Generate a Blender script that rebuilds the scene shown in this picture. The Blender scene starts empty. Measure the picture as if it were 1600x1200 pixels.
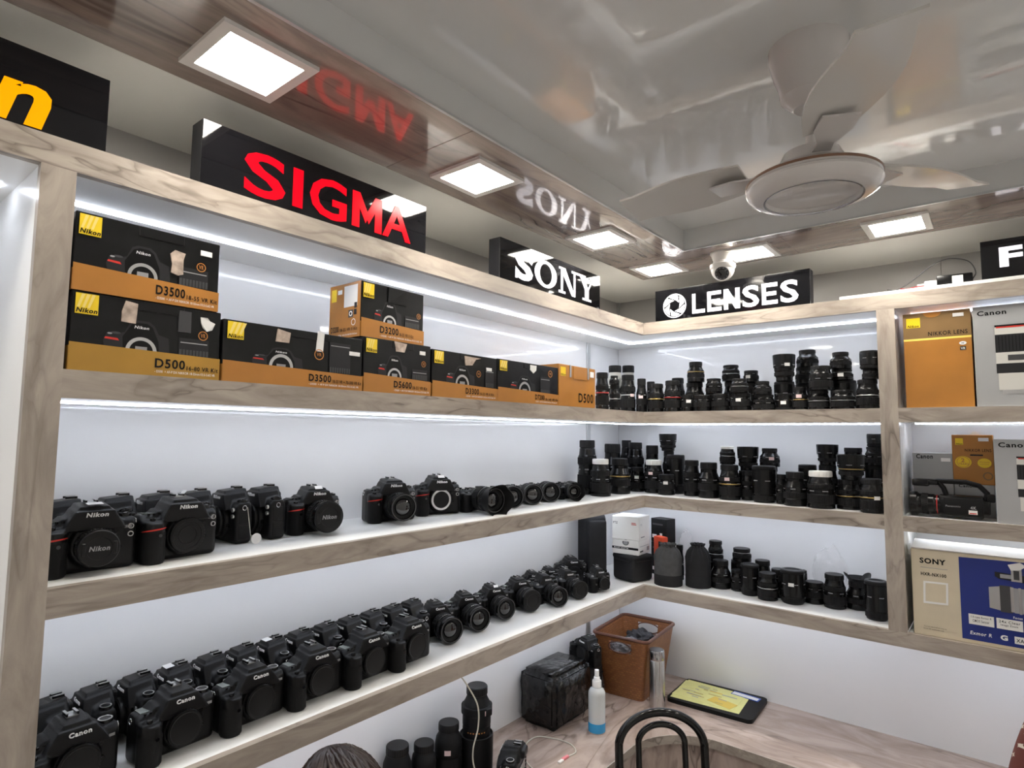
import bpy, bmesh, math, random
from mathutils import Vector, Matrix
random.seed(7)
PI = math.pi
scene = bpy.context.scene
COL = scene.collection

# ------------------------------------------------------------------ camera
CAM_POS = Vector((1.5903, -2.8403, 1.9138))
YAW, PITCH, ROLL, FPX = 0.6854, 0.0822, 0.0104, 943.2553
fwd = Vector((-math.sin(YAW) * math.cos(PITCH), math.cos(YAW) * math.cos(PITCH), math.sin(PITCH)))
rgt = Vector((math.cos(YAW), math.sin(YAW), 0))
upv = rgt.cross(fwd)
rx = math.cos(ROLL) * rgt + math.sin(ROLL) * upv
ux = -math.sin(ROLL) * rgt + math.cos(ROLL) * upv
cd = bpy.data.cameras.new('camera')
cd.sensor_width = 36.0
cd.lens = FPX / 1600 * 36.0
cd.clip_start = 0.02
cam = bpy.data.objects.new('camera', cd)
COL.objects.link(cam)
cam.matrix_world = Matrix(((rx.x, ux.x, -fwd.x, CAM_POS.x), (rx.y, ux.y, -fwd.y, CAM_POS.y),
                           (rx.z, ux.z, -fwd.z, CAM_POS.z), (0, 0, 0, 1)))
scene.camera = cam
# ------------------------------------------------------------------ world, exposure
world = bpy.data.worlds.new('world'); scene.world = world
world.use_nodes = True
world.node_tree.nodes['Background'].inputs['Color'].default_value = (0.9, 0.95, 1.0, 1)
world.node_tree.nodes['Background'].inputs['Strength'].default_value = 0.0
vs = scene.view_settings
vs.view_transform = 'Standard'; vs.look = 'None'; vs.gamma = 1.0; vs.use_curve_mapping = False
vs.exposure = 0.92
PANEL_POWER = 29.0      # ceiling LED panels (emission strength)
STRIP_POWER = 11.5      # LED strips under the shelves

# ------------------------------------------------------------------ measures (metres)
D1, D2 = 0.336, 0.3685                 # depth of left and back shelves
TT, TB = 2.420, 2.367                  # top board
SHELVES = [(2.0173, 1.9676), (1.6459, 1.5959), (1.2579, 1.2079)]
S1, S2, S3 = 2.0173, 1.6459, 1.2579
YP0, YP1 = -2.580, -2.5287             # wooden post on the left wall
XP0, XP1 = 1.2479, 1.3029              # wooden post on the back wall
ZS, ZC = 2.6191, 2.699                 # soffit, raised ceiling
XI, YI = 0.660, -0.673                 # inner edge of soffit
RX, RY = 3.40, -5.00                   # far walls of the room
CT = 0.76                              # counter top

# ------------------------------------------------------------------ materials
MATS = {}
def nmat(name):
    m = bpy.data.materials.new(name); m.use_nodes = True
    return m, m.node_tree.nodes, m.node_tree.links, m.node_tree.nodes['Principled BSDF']
def mat(name, col, rough=0.5, metal=0.0, coat=0.0, bump=0.0, bscale=200.0, vary=0.0, vscale=6.0, emit=None, estr=1.0, trans=0.0, ior=1.45, alpha=1.0, spec=0.5, crough=0.05, wave=0.0, wscale=3.0):
    m, N, L, b = nmat(name)
    b.inputs['Base Color'].default_value = (*col, 1)
    b.inputs['Roughness'].default_value = rough
    b.inputs['Metallic'].default_value = metal
    b.inputs['Coat Weight'].default_value = coat
    b.inputs['Coat Roughness'].default_value = crough
    b.inputs['IOR'].default_value = ior
    b.inputs['Specular IOR Level'].default_value = spec
    b.inputs['Transmission Weight'].default_value = trans
    b.inputs['Alpha'].default_value = alpha
    if emit:
        b.inputs['Emission Color'].default_value = (*emit, 1)
        b.inputs['Emission Strength'].default_value = estr
    tc = N.new('ShaderNodeTexCoord')
    if vary > 0:
        n = N.new('ShaderNodeTexNoise'); n.inputs['Scale'].default_value = vscale; n.inputs['Detail'].default_value = 5
        L.new(tc.outputs['Object'], n.inputs['Vector'])
        r = N.new('ShaderNodeMapRange'); r.inputs['To Min'].default_value = 1 - vary; r.inputs['To Max'].default_value = 1 + vary
        r.inputs['From Min'].default_value = .3; r.inputs['From Max'].default_value = .7
        L.new(n.outputs['Fac'], r.inputs['Value'])
        mx = N.new('ShaderNodeMix'); mx.data_type = 'RGBA'; mx.blend_type = 'MULTIPLY'; mx.inputs['Factor'].default_value = 1
        mx.inputs['A'].default_value = (*col, 1)
        L.new(r.outputs['Result'], mx.inputs['B'])
        L.new(mx.outputs['Result'], b.inputs['Base Color'])
    last = None
    if bump > 0:
        n2 = N.new('ShaderNodeTexNoise'); n2.inputs['Scale'].default_value = bscale; n2.inputs['Detail'].default_value = 3
        L.new(tc.outputs['Object'], n2.inputs['Vector'])
        bp = N.new('ShaderNodeBump'); bp.inputs['Strength'].default_value = bump; bp.inputs['Distance'].default_value = 0.001
        L.new(n2.outputs['Fac'], bp.inputs['Height']); last = bp
    if wave > 0:
        n3 = N.new('ShaderNodeTexNoise'); n3.inputs['Scale'].default_value = wscale; n3.inputs['Detail'].default_value = 1.5
        L.new(tc.outputs['Object'], n3.inputs['Vector'])
        b3 = N.new('ShaderNodeBump'); b3.inputs['Strength'].default_value = 1.0; b3.inputs['Distance'].default_value = wave
        L.new(n3.outputs['Fac'], b3.inputs['Height'])
        if last: L.new(last.outputs['Normal'], b3.inputs['Normal'])
        last = b3
    if last: L.new(last.outputs['Normal'], b.inputs['Normal'])
    MATS[name] = m
    return m
def wood(name, axis, light, dark, vein, rough=0.35, coat=0.0, stretch=7.0, scale=1.0, wave=0.0, seed=0.0, wamt=1.0):
    m, N, L, b = nmat(name)
    tc = N.new('ShaderNodeTexCoord'); mp = N.new('ShaderNodeMapping')
    sc = [stretch * scale] * 3; sc[axis] = scale * 1.0
    mp.inputs['Scale'].default_value = sc; mp.inputs['Location'].default_value = (seed, seed * .7, seed * 1.3)
    L.new(tc.outputs['Object'], mp.inputs['Vector'])
    n1 = N.new('ShaderNodeTexNoise'); n1.inputs['Scale'].default_value = 2.2; n1.inputs['Detail'].default_value = 8
    n1.inputs['Roughness'].default_value = .62; n1.inputs['Distortion'].default_value = 1.1
    L.new(mp.outputs['Vector'], n1.inputs['Vector'])
    cr = N.new('ShaderNodeValToRGB')
    cr.color_ramp.elements[0].position = .30; cr.color_ramp.elements[0].color = (*dark, 1)
    cr.color_ramp.elements[1].position = .62; cr.color_ramp.elements[1].color = (*light, 1)
    L.new(n1.outputs['Fac'], cr.inputs['Fac'])
    # dark wandering veins: iso-lines of a slow noise
    n2 = N.new('ShaderNodeTexNoise'); n2.inputs['Scale'].default_value = .85; n2.inputs['Detail'].default_value = 3.5
    n2.inputs['Distortion'].default_value = .8
    L.new(mp.outputs['Vector'], n2.inputs['Vector'])
    mu = N.new('ShaderNodeMath'); mu.operation = 'MULTIPLY'; mu.inputs[1].default_value = 9.0
    L.new(n2.outputs['Fac'], mu.inputs[0])
    fr = N.new('ShaderNodeMath'); fr.operation = 'FRACT'; L.new(mu.outputs[0], fr.inputs[0])
    vr = N.new('ShaderNodeValToRGB'); e = vr.color_ramp.elements
    e[0].position = 0.0; e[0].color = (wamt, wamt, wamt, 1); e[1].position = .22; e[1].color = (0, 0, 0, 1)
    x = e.new(.85); x.color = (0, 0, 0, 1); x = e.new(1.0); x.color = (wamt * .55,) * 3 + (1,)
    L.new(fr.outputs[0], vr.inputs['Fac'])
    n4 = N.new('ShaderNodeTexNoise'); n4.inputs['Scale'].default_value = .8; n4.inputs['Detail'].default_value = 2
    L.new(mp.outputs['Vector'], n4.inputs['Vector'])
    mr = N.new('ShaderNodeMapRange'); mr.inputs['From Min'].default_value = .42; mr.inputs['From Max'].default_value = .62
    L.new(n4.outputs['Fac'], mr.inputs['Value'])
    mm = N.new('ShaderNodeMath'); mm.operation = 'MULTIPLY'; L.new(vr.outputs['Color'], mm.inputs[0]); L.new(mr.outputs['Result'], mm.inputs[1])
    mx = N.new('ShaderNodeMix'); mx.data_type = 'RGBA'
    L.new(mm.outputs[0], mx.inputs['Factor']); L.new(cr.outputs['Color'], mx.inputs['A']); mx.inputs['B'].default_value = (*vein, 1)
    L.new(mx.outputs['Result'], b.inputs['Base Color'])
    b.inputs['Roughness'].default_value = rough; b.inputs['Coat Weight'].default_value = coat; b.inputs['Coat Roughness'].default_value = .04
    if wave > 0:
        n3 = N.new('ShaderNodeTexNoise'); n3.inputs['Scale'].default_value = 4; n3.inputs['Detail'].default_value = 1
        L.new(tc.outputs['Object'], n3.inputs['Vector'])
        b3 = N.new('ShaderNodeBump'); b3.inputs['Distance'].default_value = wave
        L.new(n3.outputs['Fac'], b3.inputs['Height']); L.new(b3.outputs['Normal'], b.inputs['Normal']); L.new(b3.outputs['Normal'], b.inputs['Coat Normal'])
    MATS[name] = m
    return m
WL, WD, WV = (.42, .365, .312), (.25, .208, .176), (.105, .080, .066)
for nm, ax in (('wood_x', 0), ('wood_y', 1), ('wood_z', 2)):
    wood(nm, ax, WL, WD, WV, rough=.33, seed=ax * 3.1 + 1, stretch=4.6, scale=1.9, wamt=.75)
wood('counter_wood', 1, (.50, .40, .35), (.27, .20, .17), (.10, .07, .06), rough=.25, stretch=3.2, scale=1.5, seed=4)
wood('counter_wood_x', 0, (.50, .40, .35), (.27, .20, .17), (.10, .07, .06), rough=.25, stretch=3.2, scale=1.5, seed=9)
wood('apron_wood', 2, (.50, .40, .35), (.27, .20, .17), (.10, .07, .06), rough=.35, stretch=3, scale=1.5, seed=2)
wood('soffit_y', 1, (.36, .285, .245), (.20, .152, .128), (.09, .066, .055), rough=.22, coat=1.0, stretch=6, scale=1.1, wave=.0012, seed=3)
wood('soffit_x', 0, (.36, .285, .245), (.20, .152, .128), (.09, .066, .055), rough=.22, coat=1.0, stretch=6, scale=1.1, wave=.0012, seed=6)
mat('panel_white', (.80, .80, .81), rough=.25, coat=.5, wave=.0008, wscale=2.5, vary=.02, vscale=2, crough=.04)
mat('shelf_white', (.86, .86, .85), rough=.28)
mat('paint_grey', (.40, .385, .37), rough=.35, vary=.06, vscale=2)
mat('ceiling_cream', (.80, .78, .73), rough=.30, vary=.04, vscale=3)
mat('ceiling_gloss', (.68, .685, .675), rough=.2, coat=1.0, crough=.025, wave=.0045, wscale=3.2, vary=.03, vscale=1.5)
mat('step_face', (.68, .685, .675), rough=.25, coat=.5, crough=.1)
mat('wall_plain', (.84, .84, .85), rough=.5, vary=.03)
mat('floor_tile', (.66, .64, .61), rough=.25, vary=.06, vscale=4)
mat('grout', (.3, .29, .28), rough=.8)
mat('metal_strip', (.55, .56, .56), rough=.3, metal=.7)
mat('led', (1, 1, 1), rough=.5, emit=(.82, .88, 1.0), estr=STRIP_POWER)
mat('panel_led', (1, 1, 1), rough=.5, emit=(1.0, .95, .86), estr=PANEL_POWER)
mat('fixture_white', (.82, .80, .77), rough=.35)
mat('black_acrylic', (.004, .004, .005), rough=.05, spec=.5, wave=.0008, wscale=5)
mat('black_side', (.02, .02, .024), rough=.45, vary=.3, vscale=12)
mat('letter_red', (.25, .001, .003), rough=.2, spec=.2, emit=(1.0, .001, .012), estr=.62)
mat('letter_white', (.8, .8, .85), rough=.2, emit=(.93, .90, 1.0), estr=.42)
mat('letter_yellow', (.3, .09, .0), rough=.2, spec=.2, emit=(1.0, .34, .0), estr=.62)
mat('black_body', (.0055, .0055, .0062), spec=.28, rough=.36, bump=.35, bscale=900, vary=.12, vscale=30)
mat('black_grip', (.005, .005, .0055), spec=.25, rough=.6, bump=.9, bscale=1400)
mat('black_plastic', (.0055, .0055, .006), spec=.35, rough=.24)
mat('black_matte', (.0075, .0075, .008), spec=.25, rough=.5)
mat('black_rubber', (.008, .008, .0085), spec=.25, rough=.5)
mat('cap_black', (.0085, .0085, .009), spec=.3, rough=.4)
mat('glass_dark', (.004, .004, .006), rough=.04, coat=1.0, crough=.02)
mat('chrome', (.62, .62, .64), rough=.22, metal=1.0)
mat('silver_paint', (.5, .5, .5), rough=.3, metal=.8)
mat('white_print', (.85, .85, .85), rough=.5)
mat('grey_print', (.30, .30, .31), rough=.5)
mat('dark_print', (.022, .022, .024), spec=.3, rough=.35)
mat('mid_print', (.06, .06, .064), spec=.3, rough=.35)
mat('black_print', (.004, .004, .0045), spec=.25, rough=.3)
mat('red_print', (.55, .03, .02), rough=.4)
mat('gold_metal', (.55, .38, .12), rough=.3, metal=.8)
mat('red_ring', (.4, .02, .02), rough=.35)
mat('white_barrel', (.62, .61, .57), rough=.4)
mat('sticker', (.80, .79, .78), rough=.5)
mat('sticker_pink', (.72, .55, .55), rough=.5)
mat('lcd', (.16, .18, .17), rough=.2)
mat('box_black', (.006, .006, .0065), spec=.3, rough=.3, vary=.3, vscale=25)
mat('box_gold', (.42, .178, .032), rough=.38, vary=.10, vscale=8)
mat('box_gold_b', (.40, .215, .03), rough=.38, vary=.10, vscale=8)
mat('box_gold_side', (.23, .135, .055), rough=.45, vary=.10, vscale=8)
mat('box_gold_dark', (.22, .13, .05), rough=.45, vary=.1, vscale=8)
mat('nikon_yellow', (.85, .60, .02), rough=.35)
mat('nikon_yellow_light', (.90, .70, .20), rough=.35)
mat('line_yellow', (.90, .70, .15), rough=.35)
mat('orange_print', (.55, .22, .05), rough=.4)
mat('tape', (.45, .36, .30), rough=.25, vary=.35, vscale=60)
mat('torn_white', (.78, .77, .75), rough=.8)
mat('box_grey', (.36, .365, .37), rough=.4, vary=.05, vscale=8)
mat('box_beige', (.62, .54, .40), rough=.55, vary=.06, vscale=10)
mat('box_white', (.80, .79, .76), rough=.5, vary=.03, vscale=10)
mat('box_blue', (.015, .03, .20), rough=.35)
mat('cardboard', (.30, .19, .11), rough=.7, vary=.1, vscale=20)
mat('fan_white', (.62, .59, .57), rough=.18, coat=.5)
mat('fan_blade', (.58, .56, .53), rough=.25, coat=.3)
mat('fan_brown', (.20, .11, .07), rough=.3)
mat('cctv_white', (.82, .80, .77), rough=.3)
mat('nylon_black', (.009, .009, .0105), rough=.8, bump=.5, bscale=1200, vary=.2, vscale=30)
mat('nylon_grey', (.060, .061, .063), rough=.75, bump=.5, bscale=1200, vary=.15, vscale=40)
mat('orange_red', (.70, .07, .015), rough=.4)
mat('clear_film', (.9, .9, .92), rough=.12, alpha=.20, spec=.8)
mat('wrap_black', (.006, .006, .0065), spec=.35, rough=.2, coat=.15, wave=.012, wscale=26, vary=.4, vscale=14)
mat('basket_rim', (.10, .035, .02), rough=.4)
mat('cloth_grey', (.16, .16, .17), rough=.9, vary=.3, vscale=30)
mat('cloth_dark', (.04, .04, .045), rough=.9, vary=.3, vscale=30)
mat('steel', (.55, .54, .53), rough=.25, metal=1.0)
mat('steel_cap', (.45, .45, .46), rough=.2, metal=1.0)
mat('bottle', (.80, .83, .83), rough=.25, trans=.35, spec=.5)
mat('bottle_cap', (.88, .88, .88), rough=.35)
mat('blue_liquid', (.02, .30, .62), rough=.15, coat=.3)
mat('paper_yellow', (.80, .78, .32), rough=.55, vary=.05, vscale=20)
mat('paper_print', (.55, .45, .15), rough=.6)
mat('paper_orange', (.80, .60, .12), rough=.6)
mat('paper_grey', (.45, .45, .42), rough=.6)
mat('blue_plastic', (.03, .09, .45), rough=.3)
mat('chair_black', (.004, .004, .004), spec=.5, rough=.10)
mat('seat_vinyl', (.02, .02, .02), rough=.4)
mat('cable_white', (.62, .60, .52), rough=.5)
mat('cable_black', (.02, .02, .02), rough=.5)
mat('pink_plastic', (.75, .22, .25), rough=.4)
mat('skin', (.42, .25, .17), rough=.5)
mat('hair', (.020, .013, .011), rough=.38, vary=.4, vscale=60)
mat('hair_brown', (.024, .013, .010), rough=.36, vary=.4, vscale=60)
mat('kurta_navy', (.03, .035, .07), rough=.8)
mat('trouser', (.03, .03, .035), rough=.8)
mat('shoe', (.02, .02, .02), rough=.5)
mat('eye_white', (.8, .8, .8), rough=.2)
mat('lip', (.35, .12, .10), rough=.4)
def star_cloth():
    m, N, L, b = nmat('kurta_maroon')
    tc = N.new('ShaderNodeTexCoord')
    v = N.new('ShaderNodeTexVoronoi'); v.distance = 'MINKOWSKI'; v.inputs['Exponent'].default_value = .55
    v.inputs['Scale'].default_value = 34; v.inputs['Randomness'].default_value = .35
    v.voronoi_dimensions = '2D'
    sp_ = N.new('ShaderNodeSeparateXYZ'); cm_ = N.new('ShaderNodeCombineXYZ'); L.new(tc.outputs['Object'], sp_.inputs[0])
    a_ = N.new('ShaderNodeMath'); L.new(sp_.outputs['X'], a_.inputs[0]); L.new(sp_.outputs['Y'], a_.inputs[1]); L.new(a_.outputs[0], cm_.inputs['X']); L.new(sp_.outputs['Z'], cm_.inputs['Y'])
    L.new(cm_.outputs[0], v.inputs['Vector'])
    lt = N.new('ShaderNodeMath'); lt.operation = 'LESS_THAN'; lt.inputs[1].default_value = .30
    L.new(v.outputs['Distance'], lt.inputs[0])
    mx = N.new('ShaderNodeMix'); mx.data_type = 'RGBA'
    L.new(lt.outputs[0], mx.inputs['Factor']); mx.inputs['A'].default_value = (.13, .03, .022, 1); mx.inputs['B'].default_value = (.62, .55, .45, 1)
    L.new(mx.outputs['Result'], b.inputs['Base Color']); b.inputs['Roughness'].default_value = .85
    MATS['kurta_maroon'] = m
star_cloth()
def weave():
    m, N, L, b = nmat('basket_weave')
    tc = N.new('ShaderNodeTexCoord')
    br = N.new('ShaderNodeTexBrick'); br.inputs['Scale'].default_value = 32; br.inputs['Mortar Size'].default_value = .05
    br.inputs['Color1'].default_value = (.34, .14, .05, 1); br.inputs['Color2'].default_value = (.22, .085, .032, 1); br.inputs['Mortar'].default_value = (.22, .085, .032, 1)
    br.inputs['Brick Width'].default_value = .5; br.inputs['Row Height'].default_value = .3
    sx = N.new('ShaderNodeSeparateXYZ'); cx = N.new('ShaderNodeCombineXYZ'); ad = N.new('ShaderNodeMath')
    L.new(tc.outputs['Object'], sx.inputs[0]); L.new(sx.outputs['X'], ad.inputs[0]); L.new(sx.outputs['Y'], ad.inputs[1])
    L.new(ad.outputs[0], cx.inputs['X']); L.new(sx.outputs['Z'], cx.inputs['Y'])
    L.new(cx.outputs[0], br.inputs['Vector']); L.new(br.outputs['Color'], b.inputs['Base Color'])
    bp = N.new('ShaderNodeBump'); bp.inputs['Strength'].default_value = .8; bp.inputs['Distance'].default_value = .002; bp.invert = True
    L.new(br.outputs['Fac'], bp.inputs['Height']); L.new(bp.outputs['Normal'], b.inputs['Normal']); b.inputs['Roughness'].default_value = .4
    MATS['basket_weave'] = m
weave()

# ------------------------------------------------------------------ geometry helpers
def V(*a): return Vector(a)
class MB:
    """collects geometry; build() links it as ONE mesh object"""
    def __init__(s): s.v = []; s.f = []; s.m = []; s.mats = []; s.cur = 0
    def mat(s, name):
        if name not in s.mats: s.mats.append(name)
        s.cur = s.mats.index(name); return s
    def add(s, vs, fs):
        o = len(s.v); s.v += [tuple(p) for p in vs]
        for f in fs: s.f.append(tuple(i + o for i in f)); s.m.append(s.cur)
        return s
    def box(s, x0, x1, y0, y1, z0, z1):
        vs = [(x0, y0, z0), (x1, y0, z0), (x1, y1, z0), (x0, y1, z0), (x0, y0, z1), (x1, y0, z1), (x1, y1, z1), (x0, y1, z1)]
        return s.add(vs, [(3, 2, 1, 0), (4, 5, 6, 7), (0, 1, 5, 4), (1, 2, 6, 5), (2, 3, 7, 6), (3, 0, 4, 7)])
    def rbox(s, x0, x1, y0, y1, z0, z1, r=.003, seg=2):
        bm = bmesh.new()
        bmesh.ops.create_cube(bm, size=1)
        for v in bm.verts:
            v.co = Vector(((x0 + x1) / 2 + v.co.x * (x1 - x0), (y0 + y1) / 2 + v.co.y * (y1 - y0), (z0 + z1) / 2 + v.co.z * (z1 - z0)))
        bmesh.ops.bevel(bm, geom=list(bm.edges), offset=r, segments=seg, profile=.5, affect='EDGES')
        bm.verts.index_update()
        s.add([v.co for v in bm.verts], [[v.index for v in f.verts] for f in bm.faces]); bm.free()
        return s
    def lathe(s, prof, seg=32, c=(0, 0, 0), axis='z', rib=0.0, cap0=True, cap1=True, a0=0.0, zfun=None, ell=1.0):
        vs = []; fs = []; n = len(prof)
        for k, (r, z) in enumerate(prof):
            for i in range(seg):
                a = a0 + 2 * PI * i / seg
                rr = r * (1 - rib * (i % 2)) if 0 < k < n - 1 else r
                zz = z + (zfun(k, a) if zfun else 0)
                p = (rr * math.cos(a), rr * math.sin(a) * ell, zz)
                if axis == 'x': p = (zz, rr * math.cos(a), rr * math.sin(a))
                if axis == '-y': p = (rr * math.cos(a), -zz, rr * math.sin(a))
                vs.append((p[0] + c[0], p[1] + c[1], p[2] + c[2]))
        for k in range(n - 1):
            for i in range(seg):
                j = (i + 1) % seg
                fs.append((k * seg + i, k * seg + j, (k + 1) * seg + j, (k + 1) * seg + i))
        if cap0: fs.append(tuple(reversed(range(seg))))
        if cap1: fs.append(tuple(range((n - 1) * seg, n * seg)))
        return s.add(vs, fs)
    def tube(s, pts, r, seg=8, closed=False):
        pts = [Vector(p) for p in pts]; n = len(pts); vs = []; fs = []
        prev = None
        for i, p in enumerate(pts):
            if closed: t = (pts[(i + 1) % n] - pts[i - 1])
            else: t = pts[min(i + 1, n - 1)] - pts[max(i - 1, 0)]
            t.normalize()
            if prev is None:
                a = Vector((0, 0, 1)) if abs(t.z) < .9 else Vector((1, 0, 0))
                u = t.cross(a).normalized()
            else:
                u = (prev - t * prev.dot(t)).normalized()
            prev = u; w = t.cross(u)
            rr = r[i] if isinstance(r, (list, tuple)) else r
            for k in range(seg):
                a = 2 * PI * k / seg
                vs.append(p + (u * math.cos(a) + w * math.sin(a)) * rr)
        m = n if closed else n - 1
        for i in range(m):
            i2 = (i + 1) % n
            for k in range(seg):
                k2 = (k + 1) % seg
                fs.append((i * seg + k, i * seg + k2, i2 * seg + k2, i2 * seg + k))
        if not closed:
            fs.append(tuple(reversed(range(seg)))); fs.append(tuple(range((n - 1) * seg, n * seg)))
        return s.add(vs, fs)
    def prism(s, pts, a, b, plane='xy'):
        """polygon pts extruded from a to b along the third axis"""
        def P(p, h): return {'xy': (p[0], p[1], h), 'yz': (h, p[0], p[1]), 'xz': (p[0], h, p[1])}[plane]
        n = len(pts)
        vs = [P(p, a) for p in pts] + [P(p, b) for p in pts]
        fs = [tuple(reversed(range(n))), tuple(range(n, 2 * n))] + [(i, (i + 1) % n, n + (i + 1) % n, n + i) for i in range(n)]
        return s.add(vs, fs)
    def mesh(s, name, mats=None, smooth=35):
        me = bpy.data.meshes.new(name)
        me.from_pydata(s.v, [], s.f); 
        names = s.mats if s.mats else ([mats] if isinstance(mats, str) else mats)
        for n in names: me.materials.append(MATS[n])
        if s.mats: me.polygons.foreach_set('material_index', s.m)
        bm = bmesh.new(); bm.from_mesh(me); bmesh.ops.recalc_face_normals(bm, faces=list(bm.faces)); bm.to_mesh(me); bm.free()
        if smooth:
            me.shade_smooth(); me.set_sharp_from_angle(angle=math.radians(smooth))
        me.update()
        return me
    def build(s, name, mats=None, parent=None, smooth=35):
        return put(name, s.mesh(name, mats, smooth), parent)
def put(name, me, parent=None, loc=None, rot=None, scale=None):
    o = bpy.data.objects.new(name, me); COL.objects.link(o)
    if parent is not None: o.parent = parent
    if loc is not None: o.location = loc
    if rot is not None: o.rotation_euler = rot
    if scale is not None: o.scale = scale
    return o
def empty(name, loc=(0, 0, 0), rz=0.0, scale=None):
    o = put(name, None, None, loc, (0, 0, rz), scale); o.empty_display_size = .05
    return o
def tag(o, label, cat, group=None):
    o['label'] = label; o['category'] = cat
    if group: o['group'] = group
    return o
def struct(o): o['kind'] = 'structure'; return o
ORD = 'first second third fourth fifth sixth seventh eighth ninth tenth eleventh twelfth thirteenth fourteenth fifteenth sixteenth seventeenth eighteenth nineteenth twentieth'.split()

# ------------------------------------------------------------------ lettering (Blender's built-in font)
_TX = {}
def text_geo(s, bold=0.0, shear=0.0):
    key = (s, bold, shear)
    if key in _TX: return _TX[key]
    cu = bpy.data.curves.new('t', 'FONT'); cu.body = s; cu.size = 1; cu.offset = bold; cu.shear = shear; cu.resolution_u = 3; cu.fill_mode = 'FRONT'
    if bold > 0: cu.space_character = 1.14
    o = bpy.data.objects.new('t', cu); COL.objects.link(o)
    bpy.context.view_layer.update()
    dg = bpy.context.evaluated_depsgraph_get()
    me = bpy.data.meshes.new_from_object(o.evaluated_get(dg))
    vs = [v.co.copy() for v in me.vertices]; fs = [tuple(p.vertices) for p in me.polygons]
    bpy.data.objects.remove(o); bpy.data.curves.remove(cu); bpy.data.meshes.remove(me)
    x0 = min(v.x for v in vs); x1 = max(v.x for v in vs); y0 = min(v.y for v in vs); y1 = max(v.y for v in vs)
    g = ([((v.x - x0) / (x1 - x0), (v.y - y0) / (y1 - y0)) for v in vs], fs, (x1 - x0) / (y1 - y0))
    _TX[key] = g
    return g
class Face:
    """flat print on a plane: points given as (s, t) in metres from the origin, along right and up"""
    def __init__(s, o, right, up, n):
        s.o, s.r, s.u, s.n = Vector(o), Vector(right), Vector(up), Vector(n); s.mb = MB(); s.lay = .0004
    def p(s, a, b): return s.o + s.r * a + s.u * b + s.n * s.lay
    def poly(s, pts, m):
        s.mb.mat(m).add([s.p(*q) for q in pts], [tuple(range(len(pts)))]); s.lay += .00012; return s
    def rect(s, a0, b0, a1, b1, m): return s.poly([(a0, b0), (a1, b0), (a1, b1), (a0, b1)], m)
    def disc(s, a, b, ra, rb, m, n=24, f0=0.0, f1=2 * PI):
        return s.poly([(a + ra * math.cos(f0 + (f1 - f0) * i / n), b + rb * math.sin(f0 + (f1 - f0) * i / n)) for i in range(n + (0 if f1 - f0 >= 2 * PI - .01 else 1))], m)
    def ring(s, a, b, r0, r1, m, n=28, f0=0.0, f1=2 * PI):
        P = []; F = []
        for i in range(n + 1):
            t = f0 + (f1 - f0) * i / n
            P += [s.p(a + r0 * math.cos(t), b + r0 * math.sin(t)), s.p(a + r1 * math.cos(t), b + r1 * math.sin(t))]
        for i in range(n): F.append((2 * i, 2 * i + 1, 2 * i + 3, 2 * i + 2))
        s.mb.mat(m).add(P, F); s.lay += .00012; return s
    def text(s, t, a0, b0, w, h, m, bold=0.0, shear=0.0):
        g, f, asp = text_geo(t, bold, shear)
        s.mb.mat(m).add([s.p(a0 + x * w, b0 + y * h) for x, y in g], f); s.lay += .00012; return s
    def build(s, name, parent): return s.mb.build(name, None, parent, smooth=0)
def text_mesh(name, t, o, right, up, n, w, h, m, depth=.0006, bold=0.0, shear=0.0):
    """raised lettering: front face plus skirt"""
    g, f, asp = text_geo(t, bold, shear)
    o, right, up, n = Vector(o), Vector(right), Vector(up), Vector(n)
    mb = MB(); fr = [o + right * (x * w) + up * (y * h) + n * depth for x, y in g]
    bk = [p - n * depth for p in fr]; k = len(fr)
    cnt = {}
    for q in f:
        for i in range(len(q)):
            e = (q[i], q[(i + 1) % len(q)]); key = (min(e), max(e)); cnt.setdefault(key, []).append(e)
    side = [(e[0][0] + k, e[0][1] + k, e[0][1], e[0][0]) for e in cnt.values() if len(e) == 1]
    mb.add(fr + bk, list(f) + side)
    return mb.mesh(name, m, smooth=0)

# ------------------------------------------------------------------ the room
struct(MB().box(0, RX, RY, 0, -.05, 0).build('floor', 'grout'))
fl = bpy.data.objects['floor']
tm = MB().rbox(.0015, .5985, .0015, .5985, 0, .006, .001, 1).mesh('tile', 'floor_tile')
for i in range(6):
    for j in range(9):
        x, y = i * .6, RY + j * .6
        sx = min(.6, RX - x) / .6; sy = min(.6, -y) / .6
        if sx < .05 or sy < .05: continue
        put('tile', tm, fl, (x, y, 0), None, (sx, sy, 1))
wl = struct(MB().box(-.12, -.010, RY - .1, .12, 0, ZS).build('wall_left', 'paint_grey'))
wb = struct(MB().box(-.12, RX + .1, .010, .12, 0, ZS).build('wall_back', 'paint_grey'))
struct(MB().box(RX, RX + .1, RY - .1, .12, 0, 2.9).build('wall_right', 'wall_plain'))
struct(MB().box(-.12, RX + .1, RY - .1, RY, 0, 2.9).build('wall_front', 'wall_plain'))
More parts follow.
